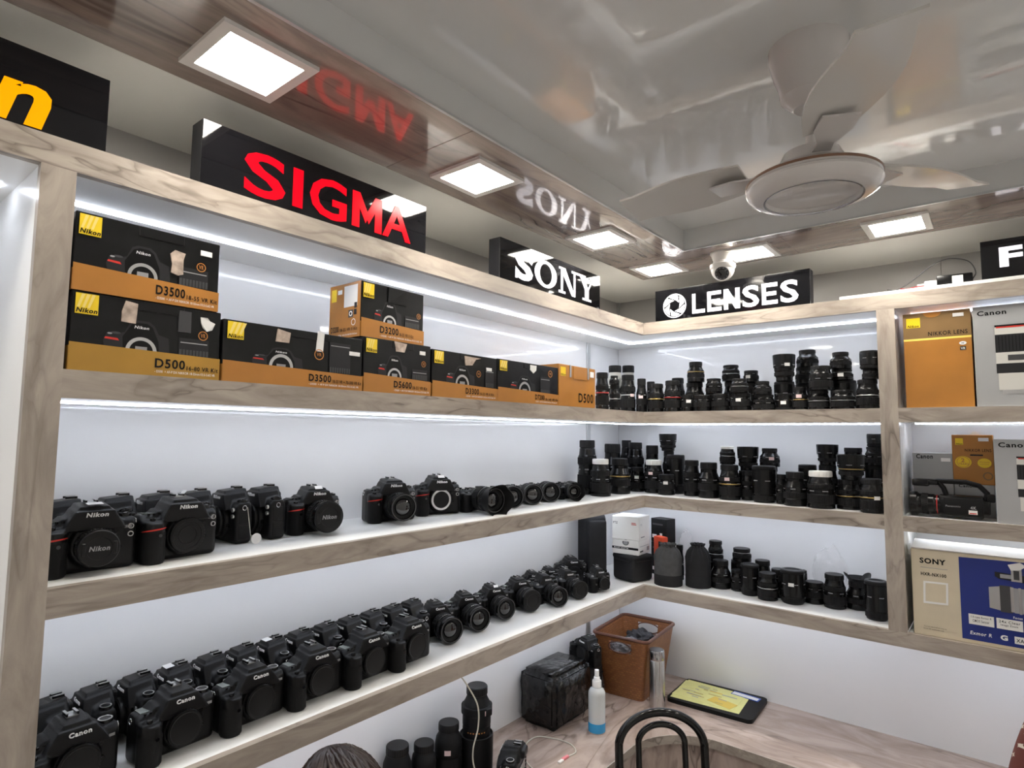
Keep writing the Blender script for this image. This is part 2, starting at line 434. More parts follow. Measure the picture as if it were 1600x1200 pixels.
# glossy white back panels with a joint strip, grey boards above the top shelf
for y0, y1 in ((RY, -3.0), (-3.0, -.318), (-.284, 0)):
    MB().box(-.010, 0, y0 + .001, y1 - .001, .02, TB).build('wall_panel', 'panel_white', wl)
MB().rbox(-.010, .004, -.318, -.284, .02, TB, .0015, 1).build('joint_strip', 'metal_strip', wl)
for x0, x1 in ((0, 2.3), (2.302, RX)):
    MB().box(x0 + .001, x1 - .001, 0, .010, .02, TB).build('wall_panel', 'panel_white', wb)
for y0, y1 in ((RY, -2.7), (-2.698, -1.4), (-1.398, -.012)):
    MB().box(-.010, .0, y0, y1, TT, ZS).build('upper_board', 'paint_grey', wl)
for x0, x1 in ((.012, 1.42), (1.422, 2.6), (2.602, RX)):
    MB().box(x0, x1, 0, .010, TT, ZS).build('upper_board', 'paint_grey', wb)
MB().box(0, .012, -.012, 0, TT, ZS).build('corner_bead', 'metal_strip', wb)
# ceiling: cream band, wood-look soffit boards, step and raised glossy tray
ce = struct(MB().box(-.12, RX + .1, RY - .1, .12, ZC + .0, ZC + .12).build('ceiling', 'ceiling_gloss'))
cb = struct(MB().box(-.12, D1, RY, .12, ZS, ZC).build('trim_1', 'ceiling_cream'))
struct(MB().box(D1, RX + .1, -D2, .12, ZS, ZC).build('trim_2', 'ceiling_cream'))
struct(MB().box(RX - .336, RX + .1, RY, -D2, ZS, ZC).build('trim_3', 'ceiling_cream'))
struct(MB().box(D1, RX - .336, RY, RY + .336, ZS, ZC).build('trim_4', 'ceiling_cream'))
XO, YO = RX - .336, RY + .336
so = empty('trim_5'); struct(so)
def soffit(x0, x1, y0, y1, ax):
    MB().rbox(x0 + .0006, x1 - .0006, y0 + .0006, y1 - .0006, ZS, ZC, .0006, 1).build('soffit_board', 'soffit_y' if ax else 'soffit_x', so)
ys = [-.673, -1.85, -3.1, YO + .324]
for a, b_ in zip(ys[:-1], ys[1:]):
    soffit(D1, XI, b_, a, 1); soffit(XO - .324, XO, b_, a, 1)
xs = [D1, 1.0, 2.1, XO]
for a, b_ in zip(xs[:-1], xs[1:]):
    soffit(a, b_, YI, -D2, 0); soffit(a, b_, YO, YO + .324, 0)
# step faces round the tray, with a thin metal edge
st = empty('trim_6'); struct(st)
x0, x1, y0, y1 = XI, XO - .324, YO + .324, YI
t = .004
for bx in ((x0, x0 + t, y0, y1), (x1 - t, x1, y0, y1), (x0 + t, x1 - t, y1 - t, y1), (x0 + t, x1 - t, y0, y0 + t)):
    MB().box(*bx, ZS + .002, ZC).build('step_board', 'step_face', st)
e = .006
for bx in ((x0 - .002, x0 + e, y0, y1), (x1 - e, x1 + .002, y0, y1), (x0 + e, x1 - e, y1 - e, y1 + .002), (x0 + e, x1 - e, y0 - .002, y0 + e)):
    MB().box(*bx, ZS - .002, ZS + .004).build('edge_strip', 'metal_strip', st)
    
# ------------------------------------------------------------------ ceiling LED panels
def ceil_light(x, y, label, off=None):
    # off: the soffit run goes on past the edge of the picture; such a lamp carries _offscreen in its name
    e = empty('ceiling_light' if off is None else 'ceiling_light_%s_offscreen' % off, (x, y, ZS)); s = .0925; k = .072
    m = MB()
    for a in ((-s, s, -s, -k), (-s, s, k, s), (-s, -k, -k, k), (k, s, -k, k)): m.box(*a, -.008, 0)
    m.build('frame', 'fixture_white', e)
    MB().rbox(-k, k, -k, k, -.0065, -.001, .004, 2).build('diffuser' if off is None else 'diffuser_%s_offscreen' % off, 'panel_led', e)
    tag(e, label, 'light', 'square ceiling lights')
ceil_light(.495, -2.307, 'square white ceiling light above the sign with red letters')
ceil_light(.490, -1.655, 'square ceiling light between the red sign and the sign reading SONY')
ceil_light(.488, -.993, 'square ceiling light above the right end of the sign reading SONY')
ceil_light(.480, -.505, 'square ceiling light in the corner of the wood-look soffit')
ceil_light(.853, -.507, 'square ceiling light beside the dome security camera above the LENSES sign')
ceil_light(1.339, -.520, 'square ceiling light above the black power adapter, beyond the fan')
ceil_light(2.0, -.515, 'square ceiling light in the back soffit above the sign starting with F', 'back')
for i, y in enumerate((-3.0, -3.7)): ceil_light(.490, y, 'square ceiling light in the left soffit, %s past the red sign towards the plain wall' % ORD[i + 1], 'left_' + ORD[i])
for i, y in enumerate((-.52, -1.3, -2.1, -2.9, -3.7)): ceil_light(RX - .49, y, 'square ceiling light in the soffit along bare white wall, %s from the lens wall' % ORD[i], 'right_' + ORD[i])
for i, x in enumerate((1.1, 1.9)): ceil_light(x, RY + .49, 'square ceiling light in the soffit opposite the lens shelves, %s from camera wall' % ORD[i], 'front_' + ORD[i])

# ------------------------------------------------------------------ built-in shelving
LY0 = -3.75           # far end of the bay beyond the left post
RX1 = 2.30            # far end of the bay beyond the right post
FT = .018
def led_y(x, y0, y1, z, par):
    MB().box(x - .006, x + .006, y0, y1, z - .0035, z - .0002).build('led_strip', 'led', par)
def led_x(y, x0, x1, z, par):
    MB().box(x0, x1, y - .006, y + .006, z - .0035, z - .0002).build('led_strip', 'led', par)
LX = .158; LYB = -.161
# top board: runs over everything
tb = empty('top_board'); tag(tb, 'wood-edged top board running over all the shelves and carrying the signs', 'shelf board', 'shelving boards')
MB().box(.0005, D1 - FT, LY0, -.0005, TB, TT).box(D1 - FT, RX1, -D2 + FT, -.0005, TB, TT).build('board', 'shelf_white', tb)
MB().box(D1 - FT, D1, LY0, -D2, TB, TT).build('fascia', 'wood_y', tb)
MB().box(D1 - FT, RX1, -D2, -D2 + FT, TB, TT).build('fascia', 'wood_x', tb)
led_y(LX, YP1 + .01, LYB - .006, TB, tb); led_x(LYB, LX - .006, XP0 - .02, TB, tb); led_x(LYB - .03, XP1 + .03, RX1 - .06, TB, tb); led_y(LX, LY0 + .06, YP0 - .02, TB, tb)
for (zt, zb), nm in zip(SHELVES, ('highest L-shaped white shelf carrying camera boxes and lenses', 'middle L-shaped white shelf carrying cameras and many upright lenses', 'lowest L-shaped white shelf carrying camera bodies, pouches and lenses')):
    sh = empty('wall_shelf'); tag(sh, nm, 'shelf', 'shelving boards')
    MB().box(.0005, D1 - FT, YP1 + .0005, -.0005, zb, zt).box(D1 - FT, XP0 - .0005, -D2 + FT, -.0005, zb, zt).build('board', 'shelf_white', sh)
    MB().box(D1 - FT, D1, YP1, -D2, zb, zt).build('fascia', 'wood_y', sh)
    MB().box(D1 - FT, XP0 if zt > 1.3 else RX1, -D2, -D2 + FT, zb, zt).build('fascia', 'wood_x', sh)
    led_y(LX, YP1 + .01, LYB - .006, zb, sh); led_x(LYB, LX - .006, XP0 - .02, zb, sh)
    s2 = empty('wall_shelf'); tag(s2, {S1: 'short shelf right of the post under the tall gold lens box', S2: 'short shelf right of the post under the camcorder', S3: 'short shelf right of the post under the beige camcorder carton'}[zt], 'shelf', 'shelving boards')
    MB().box(XP1 + .0005, RX1 - .05, -D2 + FT, -.0005, zb, zt).build('board', 'shelf_white', s2)
    if zt > 1.3: MB().box(XP1, RX1 - .05, -D2, -D2 + FT, zb, zt).build('fascia', 'wood_x', s2)
    led_x(LYB - .03, XP1 + .03, RX1 - .06, zb, s2)
# posts with white divider panels behind them
def post(lab, fr, dv):
    e = empty('shelf_post'); tag(e, lab, 'post', 'shelving posts')
    MB().box(*fr).build('front', 'wood_z', e); MB().box(*dv).build('divider', 'shelf_white', e)
post('wooden shelf post at the camera end of the long shelves', (D1 - FT, D1, YP0, YP1, CT + .001, TB), (.0005, D1 - FT, YP0 + .001, YP1 - .001, CT + .001, TB))
post('wooden shelf post closing the empty bay under the yellow-lettered sign', (D1 - FT, D1, LY0, LY0 + .05, CT + .001, TB), (.0005, D1 - FT, LY0 + .001, LY0 + .049, CT + .001, TB))
post('wooden shelf post between the lens shelves and the boxed-lens bay', (XP0, XP1, -D2, -D2 + FT, S3, TB), (XP0 + .001, XP1 - .001, -D2 + FT, -.0005, S3, TB))
post('wooden shelf post at the far end of the boxed-lens bay', (RX1 - .05, RX1, -D2, -D2 + FT, S3, TB), (RX1 - .049, RX1 - .001, -D2 + FT, -.0005, S3, TB))
# loose board lying on the top of the right half
tag(MB().rbox(1.132, 2.1, -D2 + .002, -.03, TT, TT + .012, .001, 1).build('loose_board', 'shelf_white'), 'thin white board lying on top of the right-hand shelves', 'board')

# ------------------------------------------------------------------ counter
cn = empty('counter'); tag(cn, 'wood-look corner counter with a curved inner edge', 'counter')
R0 = .25; CX, CY = .46 + R0, -.485 - R0
def edge(off):
    """inner edge line of the counter, moved outwards into the room by off"""
    pts = [(.46 + off, -4.3)]
    r = R0 - off
    for i in range(15):
        a = PI - (PI / 2) * i / 14
        pts.append((CX + r * math.cos(a), CY + r * math.sin(a)))
    pts.append((2.6, -.485 - off))
    return pts
def slab(a, off0, z0, z1, name, m, par):
    pts = edge(off0)
    MB().prism(pts + [(2.6, -.0005), (.0005, -.0005), (.0005, -4.3)], z0, z1).build(name, m, par)
top = edge(0)
mb = MB()
# two laminate sheets meeting on the mitre from the corner
left = top[:9] + [(.0005, -.0005), (.0005, -4.3)]
right = [top[8]] + top[9:] + [(2.6, -.0005), (.0005, -.0005)]
MB().prism(left, CT - .03, CT).build('top_sheet', 'counter_wood', cn)
MB().prism(right, CT - .03, CT).build('top_sheet', 'counter_wood_x', cn)
def band(o0, o1, z0, z1, name, m):
    a, b_ = edge(o0), edge(o1); n = len(a); mb = MB()
    vs = [(x, y, z0) for x, y in a] + [(x, y, z0) for x, y in b_] + [(x, y, z1) for x, y in a] + [(x, y, z1) for x, y in b_]
    fs = []
    for i in range(n - 1):
        fs += [(i, i + 1, n + i + 1, n + i), (2 * n + i, 3 * n + i, 3 * n + i + 1, 2 * n + i + 1), (n + i, n + i + 1, 3 * n + i + 1, 3 * n + i), (i, 2 * n + i, 2 * n + i + 1, i + 1)]
    fs += [(0, n, 3 * n, 2 * n), (n - 1, 3 * n - 1, 4 * n - 1, 2 * n - 1)]
    mb.add(vs, fs).build(name, m, cn)
band(.0005, .004, CT - .032, CT + .0005, 'edge_band', 'wood_y')
band(-.03, -.012, .02, CT - .03, 'front_panel', 'apron_wood')

# ------------------------------------------------------------------ illuminated signs
def sign(lab, o, right, n, L, H, depth):
    e = empty('sign', o); r, nn = Vector(right), Vector(n)
    rz = math.atan2(r.y, r.x); e.rotation_euler = (0, 0, rz)
    # local: x along the sign, -y towards the room, z up ; front face at local y = 0
    MB().rbox(0, L, 0.002, depth, 0, H, .001, 1).build('case', 'black_side', e)
    MB().rbox(.0005, L - .0005, 0, .0022, .0005, H - .0005, .0006, 1).build('front_sheet', 'black_acrylic', e)
    tag(e, lab, 'sign', 'illuminated signs on top of the shelves')
    return e, Face((0, 0, 0), (1, 0, 0), (0, 0, 1), (0, -1, 0))
SH = .138
e, F = sign('black illuminated sign with glowing red letters SIGMA', (D1 - .002, -2.320, TT), (0, 1, 0), (1, 0, 0), .622, SH, .05)
F.lay = .0008
F.text('S', .090, .010, .098, .100, 'letter_red', bold=.02); F.rect(.206, .014, .232, .106, 'letter_red'); F.text('G', .250, .010, .104, .100, 'letter_red', bold=.02)
F.rect(.370, .014, .393, .106, 'letter_red'); F.rect(.441, .014, .464, .106, 'letter_red'); F.poly([(.370, .106), (.393, .106), (.422, .052), (.412, .030)], 'letter_red'); F.poly([(.464, .106), (.441, .106), (.412, .052), (.422, .030)], 'letter_red'); F.text('A', .466, .014, .098, .092, 'letter_red', bold=.02); F.build('lettering', e)
e, F = sign('black illuminated sign with white serif letters SONY', (D1 - .002, -1.372, TT), (0, 1, 0), (1, 0, 0), .627, SH, .05)
F.lay = .0008
def serif(F, a, b, w, h, m):
    k = h * .085
    def S(pts, x, ww): F.poly([(a + (x + p[0] * ww) * w, b + p[1] * h) for p in pts], m)
    F.text('S', a, b, .195 * w, h, m, bold=.045)
    F.rect(a, b + .02 * h, a + .026 * w, b + .30 * h, m); F.rect(a + .165 * w, b + .70 * h, a + .19 * w, b + .98 * h, m)
    # O
    cx, cy = a + .345 * w, b + .5 * h; P = []; Q = []
    for i in range(37):
        t = 2 * PI * i / 36
        P += [F.p(cx + .133 * w * math.cos(t), cy + .50 * h * math.sin(t)), F.p(cx + .072 * w * math.cos(t), cy + .385 * h * math.sin(t))]
    for i in range(36): Q.append((2 * i, 2 * i + 1, 2 * i + 3, 2 * i + 2))
    F.mb.mat(m).add(P, Q); F.lay += .0001
    # N
    x = .50
    S([(.12, 0), (.24, 0), (.24, 1), (.12, 1)], x, .24); S([(.02, 1), (.36, 1), (.92, 0), (.72, 0), (.12, .92), (.02, .92)], x, .24)
    S([(.82, 0), (.92, 0), (.92, 1), (.82, 1)], x, .24)
    S([(0, 0), (.36, 0), (.36, .09), (0, .09)], x, .24); S([(.70, .91), (1.05, .91), (1.05, 1), (.70, 1)], x, .24)
    # Y
    x = .765
    S([(.02, 1), (.30, 1), (.60, .46), (.60, .36), (.38, .36), (.38, .42)], x, .235); S([(.50, .40), (.60, .44), (.92, 1), (.80, 1)], x, .235)
    S([(.37, 0), (.61, 0), (.61, .45), (.37, .45)], x, .235); S([(.22, 0), (.76, 0), (.76, .09), (.22, .09)], x, .235)
    S([(-.06, .91), (.42, .91), (.42, 1), (-.06, 1)], x, .235); S([(.66, .91), (1.02, .91), (1.02, 1), (.66, 1)], x, .235)
serif(F, .078, .016, .508, .098, 'letter_white'); F.build('lettering', e)
e, F = sign('black illuminated sign with an aperture emblem and white word LENSES', (.394, -D2 + .002, TT), (1, 0, 0), (0, -1, 0), .640, SH, .05)
F.lay = .0008
def block(F, c, a, b, w, h, m, t=.27):
    k = h * .185; t = t * w
    if c in 'LEN': F.rect(a, b, a + t, b + h, m)
    if c in 'LE': F.rect(a + t, b, a + w, b + k, m)
    if c == 'E': F.rect(a + t, b + h - k, a + w, b + h, m); F.rect(a + t, b + h / 2 - k / 2, a + w * .92, b + h / 2 + k / 2, m)
    if c == 'N': F.rect(a + w - t, b, a + w, b + h, m); F.poly([(a, b + h), (a + t * 1.05, b + h), (a + w, b), (a + w - t * 1.05, b)], m)
    if c == 'S': F.text('S', a, b - .0015, w, h + .003, m, bold=.022)
x_ = .172
for c_, w_ in (('L', .056), ('E', .060), ('N', .066), ('S', .066), ('E', .060), ('S', .066)):
    block(F, c_, x_, .016, w_, .086, 'letter_white'); x_ += w_ + .0105
# aperture emblem: outer ring and six blades round a hexagonal hole
cx, cy, r = .0925, .0605, .0535
F.ring(cx, cy, r * .92, r, 'letter_white', n=40)
for k in range(6):
    a = k * PI / 3 + .35
    h0 = (cx + .46 * r * math.cos(a), cy + .46 * r * math.sin(a)); h1 = (cx + .46 * r * math.cos(a + PI / 3), cy + .46 * r * math.sin(a + PI / 3))
    d0, d1_ = a + .84, a + .84 + PI / 3 - .05
    arc = [(cx + .885 * r * math.cos(d0 + (d1_ - d0) * i / 6), cy + .885 * r * math.sin(d0 + (d1_ - d0) * i / 6)) for i in range(7)]
    P_ = [h0, h1] + list(reversed(arc)); gx = sum(p[0] for p in P_) / len(P_); gy = sum(p[1] for p in P_) / len(P_)
    F.poly([(gx + (p[0] - gx) * .87, gy + (p[1] - gy) * .87) for p in P_], 'letter_white')
F.build('lettering', e)
e, F = sign('black illuminated sign with yellow slanted letters', (D1 - .002, -3.107, TT), (0, 1, 0), (1, 0, 0), .620, SH, .05)
F.lay = .0008
F.text('Nikon', .075, .002, .46, .105, 'letter_yellow', bold=.03, shear=.22); F.build('lettering', e)
e, F = sign('black illuminated sign starting with a white letter F', (1.550, -D2 + .002, TT + .0125), (1, 0, 0), (0, -1, 0), .640, SH - .0125, .05)
F.lay = .0008
F.text('FUJIFILM', .047, .013, .54, .085, 'letter_white', bold=.04); F.build('lettering', e)

# ------------------------------------------------------------------ camera bodies
def fuse(mb, voxel, smooth_it=5, tris=5200, name='body', m='black_body'):
    """melt overlapping solids into one continuous skin"""
    me = mb.mesh('tmp', 'black_body', 0)
    o = put('tmp', me)
    r = o.modifiers.new('r', 'REMESH'); r.mode = 'VOXEL'; r.voxel_size = voxel
    s = o.modifiers.new('s', 'SMOOTH'); s.factor = .5; s.iterations = smooth_it
    d = o.modifiers.new('d', 'DECIMATE'); d.ratio = 1.0
    bpy.context.view_layer.update(); dg = bpy.context.evaluated_depsgraph_get()
    n = len(o.evaluated_get(dg).data.polygons) * 2
    d.ratio = min(1.0, tris / n)
    bpy.context.view_layer.update(); dg = bpy.context.evaluated_depsgraph_get()
    out = bpy.data.meshes.new_from_object(o.evaluated_get(dg)); out.name = name
    bpy.data.objects.remove(o); bpy.data.meshes.remove(me)
    out.materials.clear(); out.materials.append(MATS[m])
    out.shade_smooth(); out.set_sharp_from_angle(angle=math.radians(60))
    return out
def hull_hump(mb, y0, y1, z0, z1, x0, x1, ty, tx0, tx1):
    """prism hump: wide foot, narrow roof"""
    ym = (y0 + y1) / 2
    vs = [(x0, y0, z0), (x1, y0, z0), (x1, y1, z0), (x0, y1, z0), (tx0, ym - ty, z1), (tx1, ym - ty, z1 - .004), (tx1, ym + ty, z1 - .004), (tx0, ym + ty, z1)]
    mb.add(vs, [(3, 2, 1, 0), (4, 5, 6, 7), (0, 1, 5, 4), (1, 2, 6, 5), (2, 3, 7, 6), (3, 0, 4, 7)])
CAMP = {}
MY = .006      # mount centre (y), height
def body_parts(kind):
    big = kind in ('nikon', 'canon')
    P = {}
    mb = MB()
    H = .090 if kind == 'canon' else .093
    if kind == 'sony': H = .074
    if kind == 'flat': H = .072
    W = .079 if big else .060
    mb.rbox(-.030, .020, -W, W, 0, H, .010, 3)
    mb.rbox(-.026, .012, -W + .002, -.02, H - .02, H + .003, .006, 2)
    # grip
    g = []
    for i in range(20):
        a = 2 * PI * i / 20
        g.append((.028 + .024 * math.cos(a), -W + .022 + .0215 * math.sin(a)))
    mb.prism(g, 0, H - .012); mb.rbox(-.0, .044, -W + .001, -W + .040, H - .026, H - .007, .006, 2)
    mz = .050 if big else (.046 if kind == 'flat' else .038)
    mb.lathe([(.040 if big else .033, .010), (.040 if big else .033, .026), (.037 if big else .031, .032)], 40, (0, MY, mz), 'x')
    zt = {'canon': .124, 'nikon': .127, 'sony': .099, 'flat': .073}[kind]
    if kind == 'sony': hull_hump(mb, -.030, .034, .066, zt, -.030, .028, .014, -.030, .022)
    elif kind == 'canon':
        hull_hump(mb, -.050, .058, .076, zt - .008, -.030, .034, .030, -.026, .031); hull_hump(mb, -.038, .048, .085, zt, -.036, .030, .021, -.032, .022); hull_hump(mb, -.072, .074, .078, H + .014, -.028, .018, .042, -.024, .012)
    elif kind == 'nikon':
        hull_hump(mb, -.046, .056, .080, zt - .008, -.030, .036, .032, -.028, .035); hull_hump(mb, -.036, .046, .088, zt, -.040, .034, .024, -.034, .026); hull_hump(mb, -.072, .074, .080, H + .012, -.028, .018, .044, -.024, .012)
    if big:
        mb.rbox(-.046, -.028, -.020, .028, .088, .112, .004, 2)       # eyepiece
        mb.rbox(-.026, .012, .040, W - .001, H - .02, H + .004, .005, 2)  # left shoulder
    P['body'] = fuse(mb, .0020, 10)
    # grip rubber
    mb = MB(); g2 = []
    for i in range(15):
        a = -PI * .55 + PI * 1.1 * i / 14
        g2.append((.028 + .0250 * math.cos(a), -W + .022 + .0225 * math.sin(a)))
    vs = [(x, y, .004) for x, y in g2] + [(x, y, H - .030) for x, y in g2]
    mb.add(vs, [(i, i + 1, 16 + i, 15 + i) for i in range(14)])
    P['grip_rubber'] = mb.mesh('grip_rubber', 'black_grip')
    # mount ring (metal) and dark throat
    R = .034 if big else .029
    mb = MB().mat('chrome'); mb.lathe([(R, .031), (R, .0345), (R * .80, .0345), (R * .80, .028)], 40, (0, MY, mz), 'x', cap0=False, cap1=False)
    mb.mat('glass_dark').lathe([(R * .80, .0290), (R * .79, .0292)], 32, (0, MY, mz), 'x')
    mb.mat('black_matte').rbox(.0285, .0312, MY - .017, MY + .017, mz - .012, mz + .013, .001, 1)
    P['mount'] = mb.mesh('mount')
    # body cap: knurled rim, raised rings
    mb = MB()
    mb.lathe([(R * 1.03, .0315), (R * 1.06, .034), (R * 1.06, .040), (R * 1.02, .0415)], 72, (0, MY, mz), 'x', rib=.025)
    mb.lathe([(R * .93, .041), (R * .93, .0425), (R * .82, .0425), (R * .80, .0410), (R * .58, .0410), (R * .56, .0424), (R * .50, .0424), (R * .48, .0412)] if kind == 'nikon' else [(R * .96, .041), (R * .95, .0426), (R * .88, .0422), (R * .86, .0416)], 40, (0, MY, mz), 'x', cap0=False)
    P['body_cap'] = mb.mesh('body_cap', 'cap_black')
    # hot shoe
    z = zt - .0005; mb = MB().mat('silver_paint')
    mb.box(-.030, -.006, MY - .010, MY + .010, z - .002, z + .0008)
    mb.mat('black_plastic').box(-.030, -.006, MY - .010, MY - .0075, z, z + .0045).box(-.030, -.006, MY + .0075, MY + .010, z, z + .0045)
    mb.mat('silver_paint').box(-.030, -.008, MY - .010, MY - .0055, z + .0042, z + .0055).box(-.030, -.008, MY + .0055, MY + .010, z + .0042, z + .0055)
    P['hot_shoe'] = mb.mesh('hot_shoe')
    # mode dial on the left shoulder (viewer's right)
    dy = W - .018; dz = H + .002
    mb = MB().mat('black_plastic').lathe([(.0135, dz - .006), (.0135, dz + .006), (.0125, dz + .0072)], 48, (-.008, dy, 0), 'z', rib=.05)
    if kind == 'canon': mb.mat('silver_paint').lathe([(.0125, dz + .0073), (.0125, dz + .0080), (.0098, dz + .0080), (.0098, dz + .0073)], 32, (-.008, dy, 0), 'z', cap0=False, cap1=False)
    elif kind == 'nikon':
        mb.mat('silver_paint').lathe([(.0138, dz - .0015), (.0138, dz + .0005)], 32, (-.008, dy, 0), 'z')
        for k in range(3):
            a = k * 2.1; mb.mat('mid_print').lathe([(.0035, dz + .007), (.0035, dz + .009)], 12, (-.008 + .0065 * math.cos(a), dy + .0065 * math.sin(a), 0), 'z')
    P['mode_dial'] = mb.mesh('mode_dial')
    # right shoulder: lcd and buttons, shutter release on the grip
    mb = MB().mat('lcd').box(-.022, .006, -W + .012, -W + .042, H + .0025, H + .0042) if big else MB().mat('black_plastic').lathe([(.010, H), (.010, H + .008)], 32, (-.008, -W + .016, 0), 'z', rib=.05)
    mb.mat('black_plastic')
    for k in range(3): mb.lathe([(.0025, H + .001), (.0025, H + .0045)], 10, (.013, -W + .018 + k * .010, 0), 'z')
    P['top_controls'] = mb.mesh('top_controls')
    mb = MB().mat('silver_paint' if kind == 'sony' else 'black_plastic').lathe([(.0055, H - .009), (.0055, H - .003), (.0045, H - .002)], 18, (.034, -W + .018, 0), 'z')
    P['shutter_button'] = mb.mesh('shutter_button')
    # front small parts: lamp window, release button, grip sensor, flash button
    mb = MB().mat('black_plastic')
    mb.lathe([(.005, .018), (.005, .0255), (.004, .0265)], 16, (0, MY + R + .007, mz - .008), 'x')
    mb.lathe([(.004, .018), (.004, .0225)], 14, (0, MY + R + .006, mz + .018), 'x').lathe([(.0038, .018), (.0038, .0225)], 14, (0, MY + R + .0068, mz + .032), 'x')
    mb.mat('glass_dark').lathe([(.0035, .030), (.0035, .0535)], 12, (0, -W + .026, H - .036), 'x')
    if kind == 'nikon':
        for q, dz_ in (('sync_socket', .030), ('sync_socket2', .015)):
            P[q] = MB().lathe([(.0052, .018), (.0052, .0240), (.0036, .0240)], 18, (0, W - .012, mz + dz_), 'x', cap1=False).mesh('sync_socket', 'silver_paint')
    P['front_buttons'] = mb.mesh('front_buttons')
    # left side: rubber port doors, strap lug
    mb = MB().mat('black_rubber').rbox(-.020, .010, W - .004, W + .0012, .010, .044, .002, 2)
    P['port_door'] = mb.mesh('port_door')
    P['port_door2'] = MB().mat('black_rubber').rbox(-.020, .010, W - .004, W + .0012, .047, H - .012, .002, 2).mesh('port_door')
    for sy in (-1, 1):
        cy = sy * (W + .001)
        P['strap_lug' if sy < 0 else 'strap_lug2'] = MB().tube([(-.004 + .0055 * math.cos(2 * PI * i / 14), cy + sy * .001, H - .008 + .0055 * math.sin(2 * PI * i / 14)) for i in range(14)], .0011, 6, True).mesh('strap_lug', 'chrome')
    # back: screen and eyecup
    mb = MB().mat('glass_dark').rbox(-.0335, -.029, -.034, .046, .012, .066 if big else .060, .001, 1)
    for k in range(4): mb.mat('black_plastic').lathe([(.0035, -.033), (.0035, -.029)], 12, (0, -.052, .02 + k * .012), 'x')
    P['screen'] = mb.mesh('screen')
    # brand letters on the prism front
    if kind == 'flat':
        P['_mz'] = mz; P['_R'] = R; P['_zt'] = zt; P['_W'] = W; return P
    nm = {'canon': 'Canon', 'nikon': 'Nikon', 'sony': 'SONY'}[kind]
    zf = {'canon': .100, 'nikon': .104, 'sony': .078}[kind]; hh = {'canon': .0085, 'nikon': .0082, 'sony': .006}[kind]; ww = {'canon': .036, 'nikon': .036, 'sony': .028}[kind]
    xf = {'canon': .0338, 'nikon': .0365, 'sony': .0285}[kind]
    P['brand_letters'] = text_mesh('brand_letters', nm, (xf, MY - ww / 2 + .001, zf), (0, 1, 0), (-.08, 0, 1), (1, 0, .05), ww, hh, 'white_print', depth=.0015, bold=.03, shear=.18 if kind == 'nikon' else 0)
    if kind == 'nikon':
        mb = MB(); vs = []
        for i in range(9):
            a = -.45 * PI + .75 * PI * i / 8; x = .028 + .0258 * math.cos(a); y = -W + .022 + .0232 * math.sin(a)
            vs += [(x, y, H - .0285 + .006 * (i / 8)), (x, y, H - .0275 + .006 * (i / 8) + .0022 * math.sin(PI * i / 8))]
        mb.add(vs, [(2 * i, 2 * i + 2, 2 * i + 3, 2 * i + 1) for i in range(8)])
        P['red_accent'] = mb.mesh('red_accent', 'red_print')
    mb = MB().mat('grey_print').box(.018, .0212, W - .022, W - .010, H - .016, H - .011)
    P['model_badge'] = mb.mesh('model_badge')
    P['_mz'] = mz; P['_R'] = R; P['_zt'] = zt; P['_W'] = W
    return P
for k in ('nikon', 'canon', 'sony', 'flat'): CAMP[k] = body_parts(k)

